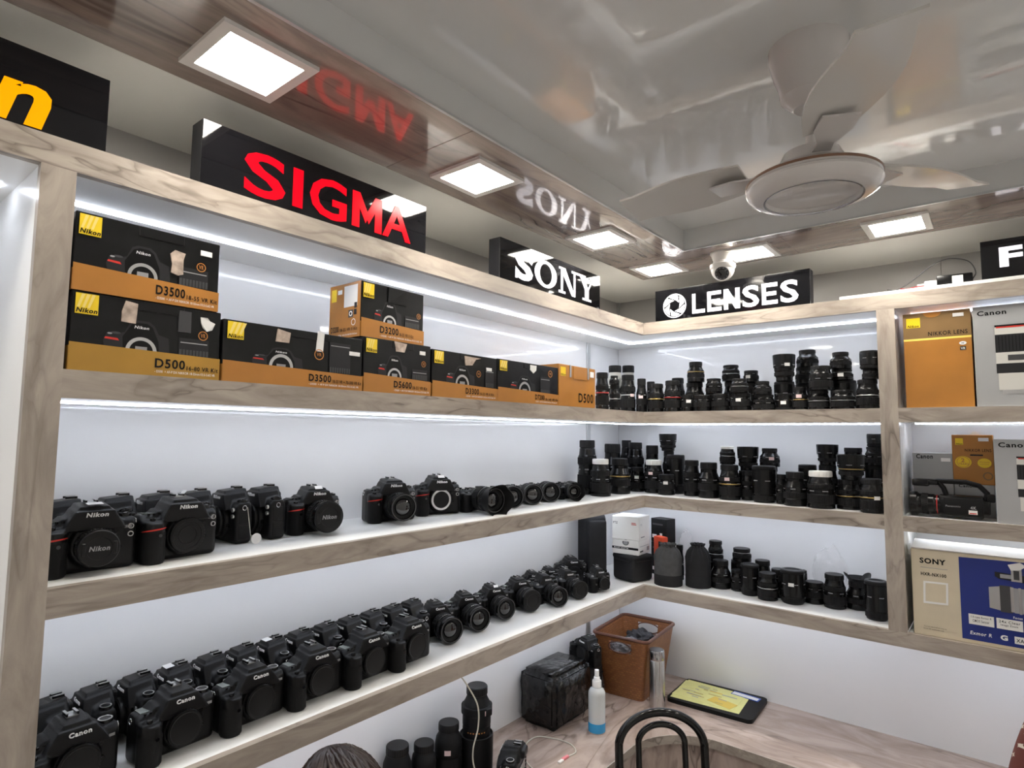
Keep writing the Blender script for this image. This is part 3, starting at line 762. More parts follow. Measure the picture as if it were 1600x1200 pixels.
# lenses mounted on cameras: axis +x from the mount plane, real size; (tube, rings, glass/cap)
def mounted_lens(L, r, front):
    P = {}
    a = .0345
    mb = MB().mat('black_plastic')
    mb.lathe([(r * .84, a), (r * .86, a + L * .14), (r * .95, a + L * .18), (r * .95, a + L * .50), (r * .98, a + L * .52), (r * .98, a + L * .58), (r * .94, a + L * .60), (r * .94, a + L * .82), (r, a + L * .86), (r, a + L), (r * .90, a + L), (r * .84, a + L * .93)], 44, (0, 0, 0), 'x', cap0=False, cap1=False)
    P['barrel'] = mb.mesh('barrel')
    mb = MB()
    mb.lathe([(r * .95, a + L * .20), (r, a + L * .21), (r, a + L * .47), (r * .95, a + L * .48)], 96, (0, 0, 0), 'x', rib=.03, cap0=False, cap1=False)
    P['zoom_ring'] = mb.mesh('zoom_ring', 'black_rubber')
    mb = MB().lathe([(r * .94, a + L * .62), (r * .985, a + L * .63), (r * .985, a + L * .78), (r * .94, a + L * .79)], 96, (0, 0, 0), 'x', rib=.03, cap0=False, cap1=False)
    P['focus_ring'] = mb.mesh('focus_ring', 'black_rubber')
    mb = MB().mat('white_print')
    for k in range(5):
        t = PI / 2 + (k - 2) * .16; c, s = math.cos(t), math.sin(t); q = r * .983
        for d in (0,):
            p0 = Vector((a + L * .53, q * c, q * s)); tv = Vector((0, -s, c)) * r * .045; xv = Vector((L * .03, 0, 0))
            mb.add([p0 - tv, p0 + tv, p0 + tv + xv, p0 - tv + xv], [(0, 1, 2, 3)])
    P['markings'] = mb.mesh('markings')
    if front == 'glass' or front == 'hood':
        mb = MB().mat('glass_dark')
        pr = [(r * .62 * math.cos(PI / 2 * i / 6), a + L * .86 + r * .20 * math.sin(PI / 2 * i / 6)) for i in range(7)]
        pr[-1] = (r * .02, pr[-1][1])
        mb.lathe(pr, 32, (0, 0, 0), 'x', cap0=False)
        mb.mat('black_matte').lathe([(r * .86, a + L * .93), (r * .76, a + L * .90), (r * .74, a + L * .88), (r * .62, a + L * .86)], 40, (0, 0, 0), 'x', cap0=False, cap1=False)
        P['front_glass'] = mb.mesh('front_glass')
        mb = MB().lathe([(r * .96, a + L + .0004), (r * .88, a + L + .0004)], 44, (0, 0, 0), 'x', cap0=False, cap1=False)
        P['filter_ring'] = mb.mesh('filter_ring', 'mid_print')
    else:
        mb = MB().lathe([(r * .97, a + L - .001), (r * .97, a + L + .004), (r * .92, a + L + .006), (r * .60, a + L + .0055), (r * .58, a + L + .0045)], 44, (0, 0, 0), 'x', cap0=False)
        for sg in (-1, 1): mb.rbox(a + L + .004, a + L + .0078, sg * r * .72 - r * .10, sg * r * .72 + r * .10, -r * .34, r * .34, .0015, 1)
        P['lens_cap'] = mb.mesh('lens_cap', 'cap_black')
        if front == 'capn':
            P['cap_letters'] = text_mesh('cap_letters', 'Nikon', (a + L + .0056, -r * .48, -r * .12), (0, 1, 0), (0, 0, 1), (1, 0, 0), r * .96, r * .26, 'grey_print', depth=.0006, bold=.03, shear=.2)
    if front == 'hood':
        def zf(k, t): return (.016 * abs(math.cos(t * 2)) ** 1.2 if k in (2, 3) else 0)
        mb = MB().lathe([(r * 1.02, a + L * .80), (r * 1.05, a + L * .88), (r * 1.30, a + L + .020), (r * 1.27, a + L + .020), (r * 1.0, a + L * .90)], 48, (0, 0, 0), 'x', cap0=False, cap1=False, zfun=zf)
        P['lens_hood'] = mb.mesh('lens_hood', 'black_matte')
    return P
ML = {}
def place_camera(kind, x, y, z, deg, front, label, group=None, scale=1.0, sticker=None, name='camera'):
    e = empty(name, (x, y, z), math.radians(deg), scale if isinstance(scale, tuple) else (scale,) * 3)
    P = CAMP[kind]
    for part in ('body', 'grip_rubber', 'mount', 'hot_shoe', 'mode_dial', 'top_controls', 'shutter_button', 'front_buttons', 'port_door', 'port_door2', 'strap_lug', 'strap_lug2', 'sync_socket', 'sync_socket2', 'screen', 'brand_letters', 'red_accent', 'model_badge'):
        if part in P:
            o = put(part.rstrip('2'), P[part], e)
            if part == 'front_buttons': o['kind'] = 'stuff'
    if front == 'cap': put('body_cap', P['body_cap'], e)
    elif front.startswith('lens'):
        _, L, r, fr = front.split(':'); key = (L, r, fr)
        if key not in ML: ML[key] = mounted_lens(float(L), float(r), fr)
        l = None
        for n, me in ML[key].items():
            o = put('lens' if l is None else n, me, e if l is None else l)
            if l is None: o.location = (0, MY, P['_mz']); l = o
    if sticker:
        zt = P['_zt']; m = MB()
        if sticker == 'top': m.add([(.004, MY - .013, zt - .0022), (.026, MY - .013, zt - .0040), (.026, MY + .013, zt - .0040), (.004, MY + .013, zt - .0022)], [(0, 1, 2, 3)])
        if sticker == 'front': m.add([(.0305, MY - .010, zt - .0095), (.0305, MY + .012, zt - .0095), (.022, MY + .012, zt - .0015), (.022, MY - .010, zt - .0015)], [(0, 1, 2, 3)])
        for i, v in enumerate(m.v): m.v[i] = (v[0], v[1], v[2] + .0035)
        m.build('price_sticker', 'sticker', e, smooth=0)
    tag(e, label, 'camera', group)
    return e
# --- upper camera shelf: bodies facing out in front, bodies stood sideways like books behind
G = 'cameras on the middle shelf'
place_camera('nikon', .222, -2.444, S2, -4, 'lens:.030:.0345:capn', 'black camera with a lettered lens cap, beside the wooden post on the middle shelf', G, sticker='top')
place_camera('nikon', .214, -2.280, S2, 2, 'cap', 'black camera with round body cap, second from the wooden post, front of middle shelf', G)
for i, y in enumerate((-2.470, -2.375, -2.293, -2.211, -2.124, -2.038)):
    sc_ = place_camera('nikon', .094, y + .012, S2, -91 - random.uniform(0, 2), 'cap', 'camera stood sideways behind the front ones on middle shelf, %s from the wooden post' % ORD[i], G, (.86, 1, 1), sticker='front' if i == 3 else None)
    if i == 4: tagged = sc_
place_camera('nikon', .125, -1.900, S2, -8, 'lens:.062:.043:capn', 'black camera with wide capped lens and white sticker, next to the sideways cameras', G, .95, sticker='front')
place_camera('nikon', .120, -1.628, S2, -18, 'lens:.066:.040:glass', 'black camera with zoom lens on, beside the camera with open mount', G)
place_camera('nikon', .112, -1.425, S2, -24, 'mount', 'black camera without lens, its silver mount ring open', G, sticker='front')
place_camera('flat', .128, -1.275, S2, -12, 'lens:.100:.042:hood', 'black camera whose lens wears a petal-shaped hood', G, 1.0)
for i, (x, y, s_) in enumerate(((.104, -1.072, .88), (.096, -.940, .86), (.090, -.815, .86))):
    place_camera('flat', x, y, S2, -33, 'lens:.098:.0455:glass', 'black camera with wide lens, %s from the petal-hooded one on middle shelf' % ORD[i], G, s_)
place_camera('flat', .152, -.714, S2, -38, 'lens:.080:.034:hood', 'small black camera with flared hood, among the last cameras before upright lenses', G, .82, sticker='top')
place_camera('flat', .050, -.565, S2, -36, 'lens:.090:.044:cap', 'black camera with capped lens and sticker, nearest the upright lenses on middle shelf', G, .70, sticker='top')
bpy.context.view_layer.update()
def attach(o, e): o.parent = e; o.matrix_parent_inverse = e.matrix_world.inverted()
attach(MB().tube([(.176, -2.105, S2 + .086), (.182, -2.104, S2 + .060), (.190, -2.102, S2 + .022), (.196, -2.098, S2 + .006)], .0008, 6).build('tag_string', 'cable_white'), tagged)
attach(MB().lathe([(.0125, 0), (.0125, .001)], 24, (.198, -2.092, S2 + .0135), 'x').build('price_tag', 'sticker'), tagged)
# --- lower camera shelf
G = 'cameras on the lowest shelf'
place_camera('canon', .225, -2.452, S3, 2, 'cap', 'black camera body with body cap beside the wooden post on the lowest shelf', G)
for i, y in enumerate((-2.270, -2.107, -1.948, -1.790, -1.640)):
    place_camera('canon', .226, y, S3, (3, 2, 0, 2, 1)[i], 'cap', 'black camera body with body cap, %s from the wooden post, front of lowest shelf' % ORD[i + 1], G)
ysh = [-2.466 + .0785 * i for i in range(13)]
for i, y in enumerate(ysh):
    place_camera('canon', .092, y + .010, S3, -91 - random.uniform(-1, 1), 'cap', 'camera body stood sideways behind lowest shelf row, %s from the wooden post' % ORD[i], G, (.84, 1, 1), sticker='top' if i in (3, 6) else None)
LC = 'black camera with large zoom lens, %s after the capped bodies on the lowest shelf'
for i, (x, y, dg, fr, s) in enumerate(((.120, -1.430, -16, 'lens:.092:.046:glass', .87), (.112, -1.285, -18, 'lens:.090:.045:glass', .87), (.112, -1.140, -18, 'lens:.078:.043:glass', .87), (.115, -.992, -20, 'lens:.078:.046:cap', .87))):
    place_camera('canon', x, y, S3, dg, fr, (LC % ORD[i]) if i < 3 else 'black camera with capped wide lens between the zoom-lens cameras and small mirrorless cameras', G, s, sticker='front' if i == 2 else None)
place_camera('sony', .138, -.856, S3, -24, 'lens:.080:.036:glass', 'small mirrorless camera with lens, nearest the large zoom-lens cameras', G, 1.04)
place_camera('sony', .148, -.712, S3, -26, 'lens:.072:.036:cap', 'small mirrorless camera with capped lens, second from the large zoom-lens cameras', G, 1.0)
place_camera('sony', .215, -.575, S3, -28, 'lens:.020:.028:cap', 'small flat mirrorless camera with short lens beside the black bag', G, .95)
place_camera('canon', .046, -.812, S3, -30, 'cap', 'camera body pushed back to the wall behind the first mirrorless camera', G, .74)
place_camera('canon', .046, -.694, S3, -26, 'cap', 'camera body pushed back to the wall, between two mirrorless cameras', G, .72)
place_camera('canon', .064, -.552, S3, -34, 'cap', 'larger camera body at the back of the lowest shelf beside the tall black bag', G, .92)
# --- on the counter
place_camera('canon', .268, -1.200, CT, 205, 'cap', 'black camera lying on the counter with its top display facing up', None, 1.05)

# ------------------------------------------------------------------ loose lenses (unit size: radius 1, height 1; scaled per lens)
def ribbed(mb, r, z0, z1, n=84, d=.035):
    mb.lathe([(r * .96, z0), (r, z0 + .008), (r, z1 - .008), (r * .96, z1)], n, rib=d, cap0=False, cap1=False)
def lens_proto(t):
    P = {}
    b = MB(); g = MB(); g2 = MB(); c = MB(); ringz = .1; capm = 'cap_black'; bm_ = 'black_plastic'
    if t == 'z':
        b.lathe([(.90, 0), (.97, .012), (.97, .10), (.94, .11), (.94, .42), (.97, .43), (.97, .50), (.92, .51), (.90, .68), (.86, .70), (.80, .78), (.78, .84), (.70, .85)], 40)
        ribbed(g, 1.0, .13, .38); ribbed(g2, .96, .53, .65)
        c.lathe([(.80, .845), (.84, .855), (.84, .97), (.80, 1.0)], 48, rib=.04); ringz = (.455, .98)
    elif t == 't':
        b.lathe([(.92, 0), (1.0, .01), (1.0, .08), (.93, .09), (.93, .40), (.90, .41), (.88, .52), (.93, .53), (.93, .70), (.84, .73), (.78, .84), (.68, .87)], 40)
        ribbed(g, 1.0, .12, .36); ribbed(g2, .98, .55, .68)
        c.lathe([(.74, .86), (.79, .87), (.79, .98), (.75, 1.0)], 48, rib=.04); ringz = (.46, .91)
    elif t == 'm':
        b.lathe([(.90, 0), (1.0, .015), (1.0, .20), (.97, .22), (.95, .42), (.99, .44), (.97, .56), (.84, .64), (.74, .72), (.74, .80), (.66, .82)], 40)
        ribbed(g, 1.01, .23, .41)
        c.lathe([(.72, .81), (.76, .82), (.76, .98), (.72, 1.0)], 48, rib=.04); ringz = (.50, 1.0)
    elif t == 'p':
        b.lathe([(.92, 0), (1.0, .03), (1.0, .22), (.95, .24), (.95, .60), (.90, .62), (.88, .78), (.80, .80)], 40)
        ribbed(g, 1.0, .28, .56)
        c.lathe([(.84, .79), (.90, .80), (.90, .97), (.85, 1.0)], 48, rib=.04); ringz = (.69, .915)
    elif t == 'h':
        b.lathe([(.84, 0), (.90, .02), (.93, .22), (.99, .24), (1.0, .55), (1.0, .90), (.95, .905), (.90, .905)], 40)
        ribbed(g, .99, .06, .19)
        c.lathe([(.94, .90), (.97, .91), (.97, .975), (.92, 1.0), (.62, 1.0), (.60, .988)], 48, cap0=False); ringz = (.24, 1.0)
    elif t == 'f':
        b.lathe([(.66, 0), (.72, .02), (.72, .14), (.78, .18), (.82, .36), (.86, .38), (.88, .50), (.95, .52), (1.0, .97), (.97, 1.0), (.90, 1.0), (.86, .93)], 40)
        ribbed(g, .88, .20, .34)
        c.lathe([(.88, .93), (.84, .955), (.50, .955), (.48, .945)], 36, cap0=False); ringz = (.44, .89)
    elif t == 'w':
        bm_ = 'white_barrel'
        b.lathe([(.92, 0), (1.0, .01), (1.0, .30), (.93, .32), (.93, .60), (.90, .74), (.80, .80), (.80, .86)], 40)
        ribbed(g, 1.01, .08, .20); ribbed(g2, .97, .40, .52)
        c.lathe([(.80, .85), (.86, .86), (.86, .98), (.80, 1.0)], 48, rib=.04); ringz = (.32, 1.0)
    P['barrel'] = b.mesh('barrel', bm_); P['grip_ring'] = g.mesh('grip_ring', 'black_rubber')
    if g2.v: P['focus_ring'] = g2.mesh('focus_ring', 'black_rubber')
    P['cap'] = c.mesh('cap', capm); P['cap_white'] = c.mesh('cap', 'torn_white')
    z, r = ringz
    for nm, m in (('r', 'red_ring'), ('g', 'gold_metal'), ('k', 'silver_paint')):
        P[nm] = MB().lathe([(r + .004, z - .014), (r + .012, z - .010), (r + .012, z + .010), (r + .004, z + .014)], 36, cap0=False, cap1=False).mesh('accent_ring', m)
    zz = {'z': .47, 't': .46, 'm': .51, 'p': .70, 'h': .60, 'f': .60, 'w': .55}[t]; rr = {'z': .975, 't': .92, 'm': .985, 'p': .915, 'h': 1.005, 'f': .985, 'w': .94}[t]
    k = MB().mat('grey_print')
    for j in range(6):
        for q in range(4):
            a = j * PI / 3 + .2 + q * .11; da = .035 + .02 * (q % 2)
            p = [(rr * math.cos(a - da), rr * math.sin(a - da)), (rr * math.cos(a + da), rr * math.sin(a + da))]
            z0, z1 = zz - .012, zz + .012
            k.add([(*p[0], z0), (*p[1], z0), (*p[1], z1), (*p[0], z1)], [(0, 1, 2, 3)])
    P['markings'] = k.mesh('markings', None, 0)
    return P
LP = {t: lens_proto(t) for t in 'ztmphfw'}
TALL = {'z': 'ribbed zoom lens', 't': 'long telephoto lens', 'm': 'tapering lens', 'p': 'short prime lens', 'h': 'smooth hooded lens', 'f': 'flared hooded lens', 'w': 'white-barrelled telephoto lens'}
def look(t, opt):
    base = TALL[t]
    if 'c' in opt: return base + ' with white cap'
    if 's' in opt: return base + ' with sticker'
    if 'r' in opt: return base + ' with red ring'
    if 'g' in opt: return base + ' with gold ring'
    if 'k' in opt: return base + ' with silver ring'
    return base
def place_lens(x, y, z, r, h, t, opt, label, group, rz=None):
    e = empty('camera_lens', (x, y, z), random.uniform(0, 6.28) if rz is None else rz, (r, r, h))
    P = LP[t]
    for n in ('barrel', 'grip_ring', 'focus_ring'):
        if n in P: put(n, P[n], e)
    put('cap', P['cap_white'] if 'c' in opt else P['cap'], e)
    put('markings', P['markings'], e)['kind'] = 'stuff'
    for q in 'rgk':
        if q in opt: put('accent_ring', P[q], e)
    if 's' in opt:
        # small curved sticker turned towards the room
        a0 = math.atan2(CAM_POS.y - y, CAM_POS.x - x) - e.rotation_euler.z + random.uniform(-.5, .6); w = min(.5, .010 / r); hh = min(.16, .0065 / h)
        zc = random.choice((.45, .6)); rr = 1.025; mb = MB(); vs = []
        for i in range(5):
            a = a0 - w + 2 * w * i / 4
            vs += [(rr * math.cos(a), rr * math.sin(a), zc - hh), (rr * math.cos(a), rr * math.sin(a), zc + hh)]
        mb.add(vs, [(2 * i, 2 * i + 2, 2 * i + 3, 2 * i + 1) for i in range(4)]).build('price_sticker', random.choice(('sticker', 'sticker', 'sticker_pink')), e)
    tag(e, label, 'camera lens', group)
    return e
LENS_TOP = [
  (0.2750, -0.6290, 2.0173, 0.0284, 0.1576, 'z', 'r', 'F'),
  (0.1600, -0.3176, 2.0173, 0.0347, 0.2240, 'w', '', 'B'),
  (0.1883, -0.2400, 2.0173, 0.0333, 0.2295, 'w', '', 'B'),
  (0.2850, -0.5413, 2.0173, 0.0243, 0.1105, 'z', 'k', 'F'),
  (0.2894, -0.5528, 2.1278, 0.0213, 0.0397, 'm', '', 'S'),
  (0.2345, -0.3300, 2.0173, 0.0358, 0.1740, 't', 'sk', 'F'),
  (0.2989, -0.3180, 2.0173, 0.0254, 0.1549, 'm', 's', 'F'),
  (0.2471, -0.1200, 2.0173, 0.0213, 0.1579, 'p', '', 'B'),
  (0.3704, -0.3180, 2.0173, 0.0375, 0.1277, 'z', 'g', 'F'),
  (0.4493, -0.3180, 2.0173, 0.0368, 0.1385, 'z', 'rk', 'F'),
  (0.3872, -0.1200, 2.0173, 0.0329, 0.1686, 'z', '', 'B'),
  (0.5174, -0.3168, 2.0173, 0.0259, 0.0738, 'p', 's', 'F'),
  (0.5127, -0.2250, 2.0173, 0.0421, 0.1334, 'z', '', 'B'),
  (0.5249, -0.2389, 2.1507, 0.0371, 0.0911, 'm', 'g', 'S'),
  (0.5820, -0.3149, 2.0173, 0.0359, 0.0700, 'p', '', 'F'),
  (0.6008, -0.2250, 2.0173, 0.0364, 0.0808, 'h', '', 'B'),
  (0.6055, -0.2367, 2.0981, 0.0355, 0.0652, 'z', '', 'S'),
  (0.6582, -0.3029, 2.0173, 0.0380, 0.0731, 'p', '', 'F'),
  (0.6396, -0.1200, 2.0173, 0.0328, 0.1397, 'z', '', 'B'),
  (0.6455, -0.1356, 2.1570, 0.0389, 0.0723, 'z', 'k', 'S'),
  (0.7417, -0.2957, 2.0173, 0.0424, 0.0744, 'p', 's', 'F'),
  (0.7406, -0.3107, 2.0917, 0.0356, 0.0585, 'z', 'k', 'S'),
  (0.7256, -0.1200, 2.0173, 0.0322, 0.1313, 'h', '', 'B'),
  (0.7328, -0.1336, 2.1486, 0.0320, 0.0516, 'p', 's', 'S'),
  (0.8313, -0.2896, 2.0173, 0.0438, 0.0648, 'z', '', 'F'),
  (0.8307, -0.3028, 2.0821, 0.0344, 0.0540, 'm', '', 'S'),
  (0.8920, -0.2191, 2.0173, 0.0396, 0.1203, 'h', '', 'B'),
  (0.8983, -0.2382, 2.1376, 0.0435, 0.1090, 'f', 's', 'S'),
  (0.9086, -0.2895, 2.0173, 0.0303, 0.0671, 'h', 's', 'F'),
  (0.9700, -0.2890, 2.0173, 0.0283, 0.0901, 'z', 'gs', 'F'),
  (0.9418, -0.1200, 2.0173, 0.0330, 0.1148, 'h', '', 'B'),
  (0.9466, -0.1355, 2.1321, 0.0320, 0.0681, 'p', '', 'S'),
  (0.9629, -0.1360, 2.2002, 0.0418, 0.0717, 'm', '', 'S'),
  (1.0386, -0.2980, 2.0173, 0.0378, 0.0737, 'z', 'k', 'F'),
  (1.0486, -0.3076, 2.0910, 0.0418, 0.0931, 'z', '', 'S'),
  (1.1087, -0.2200, 2.0173, 0.0458, 0.1142, 'h', '', 'B'),
  (1.1075, -0.2377, 2.1315, 0.0392, 0.0429, 'p', 'sk', 'S'),
  (1.1072, -0.2494, 2.1744, 0.0374, 0.0649, 'm', '', 'S'),
  (1.1214, -0.3131, 2.0173, 0.0429, 0.0708, 'z', 'k', 'F'),
  (1.2053, -0.3218, 2.0173, 0.0380, 0.1059, 'z', 'k', 'F'),
  (1.2178, -0.3267, 2.1232, 0.0280, 0.0364, 'p', '', 'S'),
  (1.2179, -0.3376, 2.1596, 0.0323, 0.0664, 'h', '', 'S'),
]
LENS_MID = [
  (0.1067, -0.4791, 1.6459, 0.0444, 0.2423, 't', '', 'B'),
  (0.1943, -0.5097, 1.6459, 0.0449, 0.1607, 't', 'c', 'F'),
  (0.1000, -0.2389, 1.6459, 0.0504, 0.2240, 'm', 's', 'B'),
  (0.2042, -0.3541, 1.6459, 0.0470, 0.1596, 'm', 'g', 'F'),
  (0.0786, -0.0600, 1.6459, 0.0303, 0.2408, 't', '', 'B'),
  (0.1647, -0.1260, 1.6459, 0.0414, 0.2314, 't', 'k', 'B'),
  (0.2086, -0.1940, 1.6459, 0.0364, 0.1137, 'z', 's', 'F'),
  (0.2501, -0.1176, 1.6459, 0.0382, 0.2185, 'm', '', 'B'),
  (0.2992, -0.2022, 1.6459, 0.0434, 0.1524, 'z', 'cs', 'F'),
  (0.3294, -0.1018, 1.6459, 0.0304, 0.1937, 't', '', 'B'),
  (0.3321, -0.1169, 1.8396, 0.0415, 0.0815, 'f', '', 'S'),
  (0.3867, -0.1532, 1.6459, 0.0418, 0.1775, 'h', '', 'F'),
  (0.3799, -0.2404, 1.6459, 0.0386, 0.0902, 'p', 's', 'F'),
  (0.4879, -0.2094, 1.6459, 0.0362, 0.1576, 'z', '', 'F'),
  (0.5729, -0.2285, 1.6459, 0.0465, 0.1515, 'm', '', 'F'),
  (0.6200, -0.1300, 1.6459, 0.0308, 0.1441, 'z', '', 'B'),
  (0.6260, -0.1444, 1.7900, 0.0337, 0.0784, 'z', 'kc', 'S'),
  (0.6700, -0.2466, 1.6459, 0.0433, 0.1456, 'z', 'gs', 'F'),
  (0.7049, -0.1200, 1.6459, 0.0385, 0.1178, 'h', '', 'B'),
  (0.7130, -0.1369, 1.7637, 0.0448, 0.1042, 'f', '', 'S'),
  (0.7335, -0.2096, 1.6459, 0.0271, 0.1215, 'z', '', 'F'),
  (0.7966, -0.1203, 1.6459, 0.0380, 0.1396, 'z', '', 'B'),
  (0.8039, -0.1375, 1.7855, 0.0400, 0.0780, 'm', 's', 'S'),
  (0.8122, -0.2500, 1.6459, 0.0467, 0.1476, 'h', '', 'F'),
  (0.8820, -0.2594, 1.6459, 0.0213, 0.1166, 'z', '', 'F'),
  (0.9410, -0.2909, 1.6459, 0.0426, 0.1306, 'm', '', 'F'),
  (0.9476, -0.1223, 1.6459, 0.0353, 0.1531, 'h', '', 'B'),
  (1.0230, -0.1217, 1.6459, 0.0380, 0.1554, 'z', '', 'B'),
  (1.0281, -0.1402, 1.8013, 0.0406, 0.0827, 'f', '', 'S'),
  (1.0351, -0.3013, 1.6459, 0.0483, 0.1390, 'z', 'c', 'F'),
  (1.1070, -0.0888, 1.6459, 0.0392, 0.1348, 'z', '', 'B'),
  (1.1141, -0.1070, 1.7807, 0.0418, 0.0915, 'm', '', 'S'),
  (1.1226, -0.2595, 1.6459, 0.0449, 0.1086, 'z', 'g', 'F'),
  (1.1337, -0.2720, 1.7545, 0.0480, 0.0947, 'f', 'g', 'S'),
  (1.1894, -0.1233, 1.6459, 0.0329, 0.1621, 'h', '', 'B'),
  (1.1931, -0.1396, 1.8080, 0.0335, 0.0699, 'z', '', 'S'),
  (1.1982, -0.1536, 1.8779, 0.0285, 0.0500, 'h', '', 'S'),
  (1.2066, -0.3272, 1.6459, 0.0387, 0.1207, 'z', 'gs', 'F'),
]
LENS_LOW = [
  (0.4037, -0.1600, 1.2579, 0.0188, 0.1549, 'z', 'k', 'B'),
  (0.5999, -0.1795, 1.2579, 0.0422, 0.1171, 'm', '', 'F'),
  (0.5483, -0.1005, 1.2579, 0.0322, 0.0842, 'h', '', 'B'),
  (0.5546, -0.1151, 1.3421, 0.0330, 0.1020, 'z', 'k', 'S'),
  (0.6737, -0.1789, 1.2579, 0.0295, 0.0868, 'z', '', 'F'),
  (0.6629, -0.1021, 1.2579, 0.0431, 0.1136, 'h', '', 'B'),
  (0.6702, -0.1140, 1.3715, 0.0390, 0.0540, 'p', 'k', 'S'),
  (0.7356, -0.2144, 1.2579, 0.0372, 0.1247, 'h', '', 'F'),
  (0.7665, -0.1446, 1.2579, 0.0353, 0.1337, 'z', 's', 'B'),
  (0.8131, -0.2389, 1.2579, 0.0396, 0.1046, 'z', 'k', 'F'),
  (0.8373, -0.1680, 1.2579, 0.0318, 0.1121, 'p', '', 'B'),
  (0.9055, -0.2275, 1.2579, 0.0449, 0.1292, 'h', 's', 'F'),
  (0.9143, -0.1371, 1.2579, 0.0236, 0.1129, 'h', '', 'B'),
  (0.9705, -0.1668, 1.2579, 0.0379, 0.0814, 'p', '', 'F'),
  (1.0480, -0.1882, 1.2579, 0.0402, 0.1264, 'z', '', 'F'),
  (1.1194, -0.1451, 1.2579, 0.0409, 0.1033, 'm', '', 'F'),
  (1.1979, -0.2542, 1.2579, 0.0380, 0.1369, 'h', '', 'F'),
]

def run_table(T, shelf, land, group):
    rows = {'F': [], 'B': [], 'S': []}
    for i, L in enumerate(T): rows[L[7]].append(i)
    for tier, ids in rows.items():
        ids.sort(key=lambda i: T[i][0] - T[i][1] * .2)
        for k, i in enumerate(ids):
            x, y, z, r, h, t, opt, _ = T[i]
            where = {'F': 'in front row', 'B': 'standing behind', 'S': 'stacked on another lens'}[tier]
            place_lens(x, y, z, r, h, t, opt, '%s, %s %s %s, %s' % (look(t, opt), ORD[k] if k < 20 else 'last', where, land, shelf), group)
run_table(LENS_TOP, 'highest shelf', 'from gold box', 'lenses on the highest shelf')
run_table(LENS_MID, 'middle shelf', 'from the cameras', 'lenses on the middle shelf')
run_table(LENS_LOW, 'lowest shelf', 'from drawstring pouches', 'lenses on the lowest shelf')
# petal hood lying upside down on the last but one lens of the lowest shelf
zf = lambda k, a: (.018 * max(0, math.cos(2 * a)) ** .7 if k in (1, 2) else 0)
hood = MB().lathe([(.030, 0), (.047, .014), (.045, .014), (.028, .001)], 48, cap0=False, cap1=False, zfun=zf).build('lens_hood', 'black_matte')
hood.location = (LENS_LOW[15][0], LENS_LOW[15][1], LENS_LOW[15][2] + LENS_LOW[15][4]); hood.rotation_euler = (0, 0, .55)
tag(hood, 'black petal-shaped lens hood standing upturned on a lens, lowest shelf', 'lens hood')
# big lenses on the counter
G = 'lenses standing on the counter'
def big_lens(x, y, r, h, lab, prof, ribs, cap, foot=None, mark='white_print', st=None, gold=None):
    e = empty('camera_lens', (x, y, CT))
    MB().lathe(prof, 44).build('barrel', 'black_matte', e)
    m = MB()
    for (rr, z0, z1) in ribs: m.lathe([(rr * .97, z0), (rr, z0 + .002), (rr, z1 - .002), (rr * .97, z1)], 90, rib=.03, cap0=False, cap1=False)
    m.build('zoom_ring', 'black_rubber', e)
    MB().lathe(cap, 60, rib=.03).build('rear_cap', 'cap_black', e)
    if foot: foot(e)
    if st:
        a0, zc, rr = st; w = .0105 / rr; vs = []; mb = MB()
        for i in range(5):
            a = a0 - w + 2 * w * i / 4
            vs += [(rr * math.cos(a), rr * math.sin(a), zc - .008), (rr * math.cos(a), rr * math.sin(a), zc + .008)]
        mb.add(vs, [(2 * i, 2 * i + 2, 2 * i + 3, 2 * i + 1) for i in range(4)]).build('price_sticker', 'sticker_pink', e)
    if gold:
        z, rr, a0, mm = gold; mb = MB().mat(mm)
        for q in range(7):
            a = a0 + (q - 3) * .2; d = .05
            mb.add([(rr * math.cos(a - d), rr * math.sin(a - d), z - .002), (rr * math.cos(a + d), rr * math.sin(a + d), z - .002), (rr * math.cos(a + d), rr * math.sin(a + d), z + .002), (rr * math.cos(a - d), rr * math.sin(a - d), z + .002)], [(0, 1, 2, 3)])
        mb.build('markings', None, e, 0)
    tag(e, lab, 'camera lens', G)
AC = math.atan2(CAM_POS.y + 1.2, CAM_POS.x - .14)
def collar(e):
    MB().lathe([(.050, .188), (.054, .190), (.054, .214), (.050, .216)], 40).rbox(.030, .062, -.012, .012, .190, .214, .003, 2).build('tripod_collar', 'black_matte', e)
big_lens(.118, -1.215, .057, .277, 'tallest black telephoto lens with reversed hood, standing on the counter', [(.052, 0), (.058, .003), (.058, .118), (.055, .120), (.055, .114), (.047, .114), (.047, .150), (.049, .152), (.049, .205), (.044, .225), (.036, .240), (.034, .250)], [(.0485, .124, .146)], [(.034, .249), (.037, .251), (.037, .274), (.034, .277)], collar, gold=(.136, .0492, AC, 'orange_print'), st=(AC + .75, .200, .0545))
big_lens(.085, -1.318, .045, .180, 'black zoom lens with a pink sticker beside the tallest lens on the counter', [(.040, 0), (.046, .003), (.046, .030), (.043, .034), (.044, .085), (.046, .090), (.046, .110), (.042, .135), (.034, .148), (.032, .155)], [(.047, .040, .078)], [(.032, .154), (.035, .156), (.035, .177), (.033, .180)], gold=(.036, .0448, AC, 'gold_metal'), st=(AC, .100, .0465))
big_lens(.070, -1.416, .040, .146, 'shortest black lens of the counter group, with a clear rear cap rim', [(.036, 0), (.041, .003), (.041, .026), (.038, .030), (.040, .070), (.041, .085), (.037, .108), (.030, .116), (.028, .122)], [(.042, .034, .064)], [(.030, .120), (.033, .122), (.033, .144), (.031, .146)], gold=(.078, .0412, AC, 'white_print'))
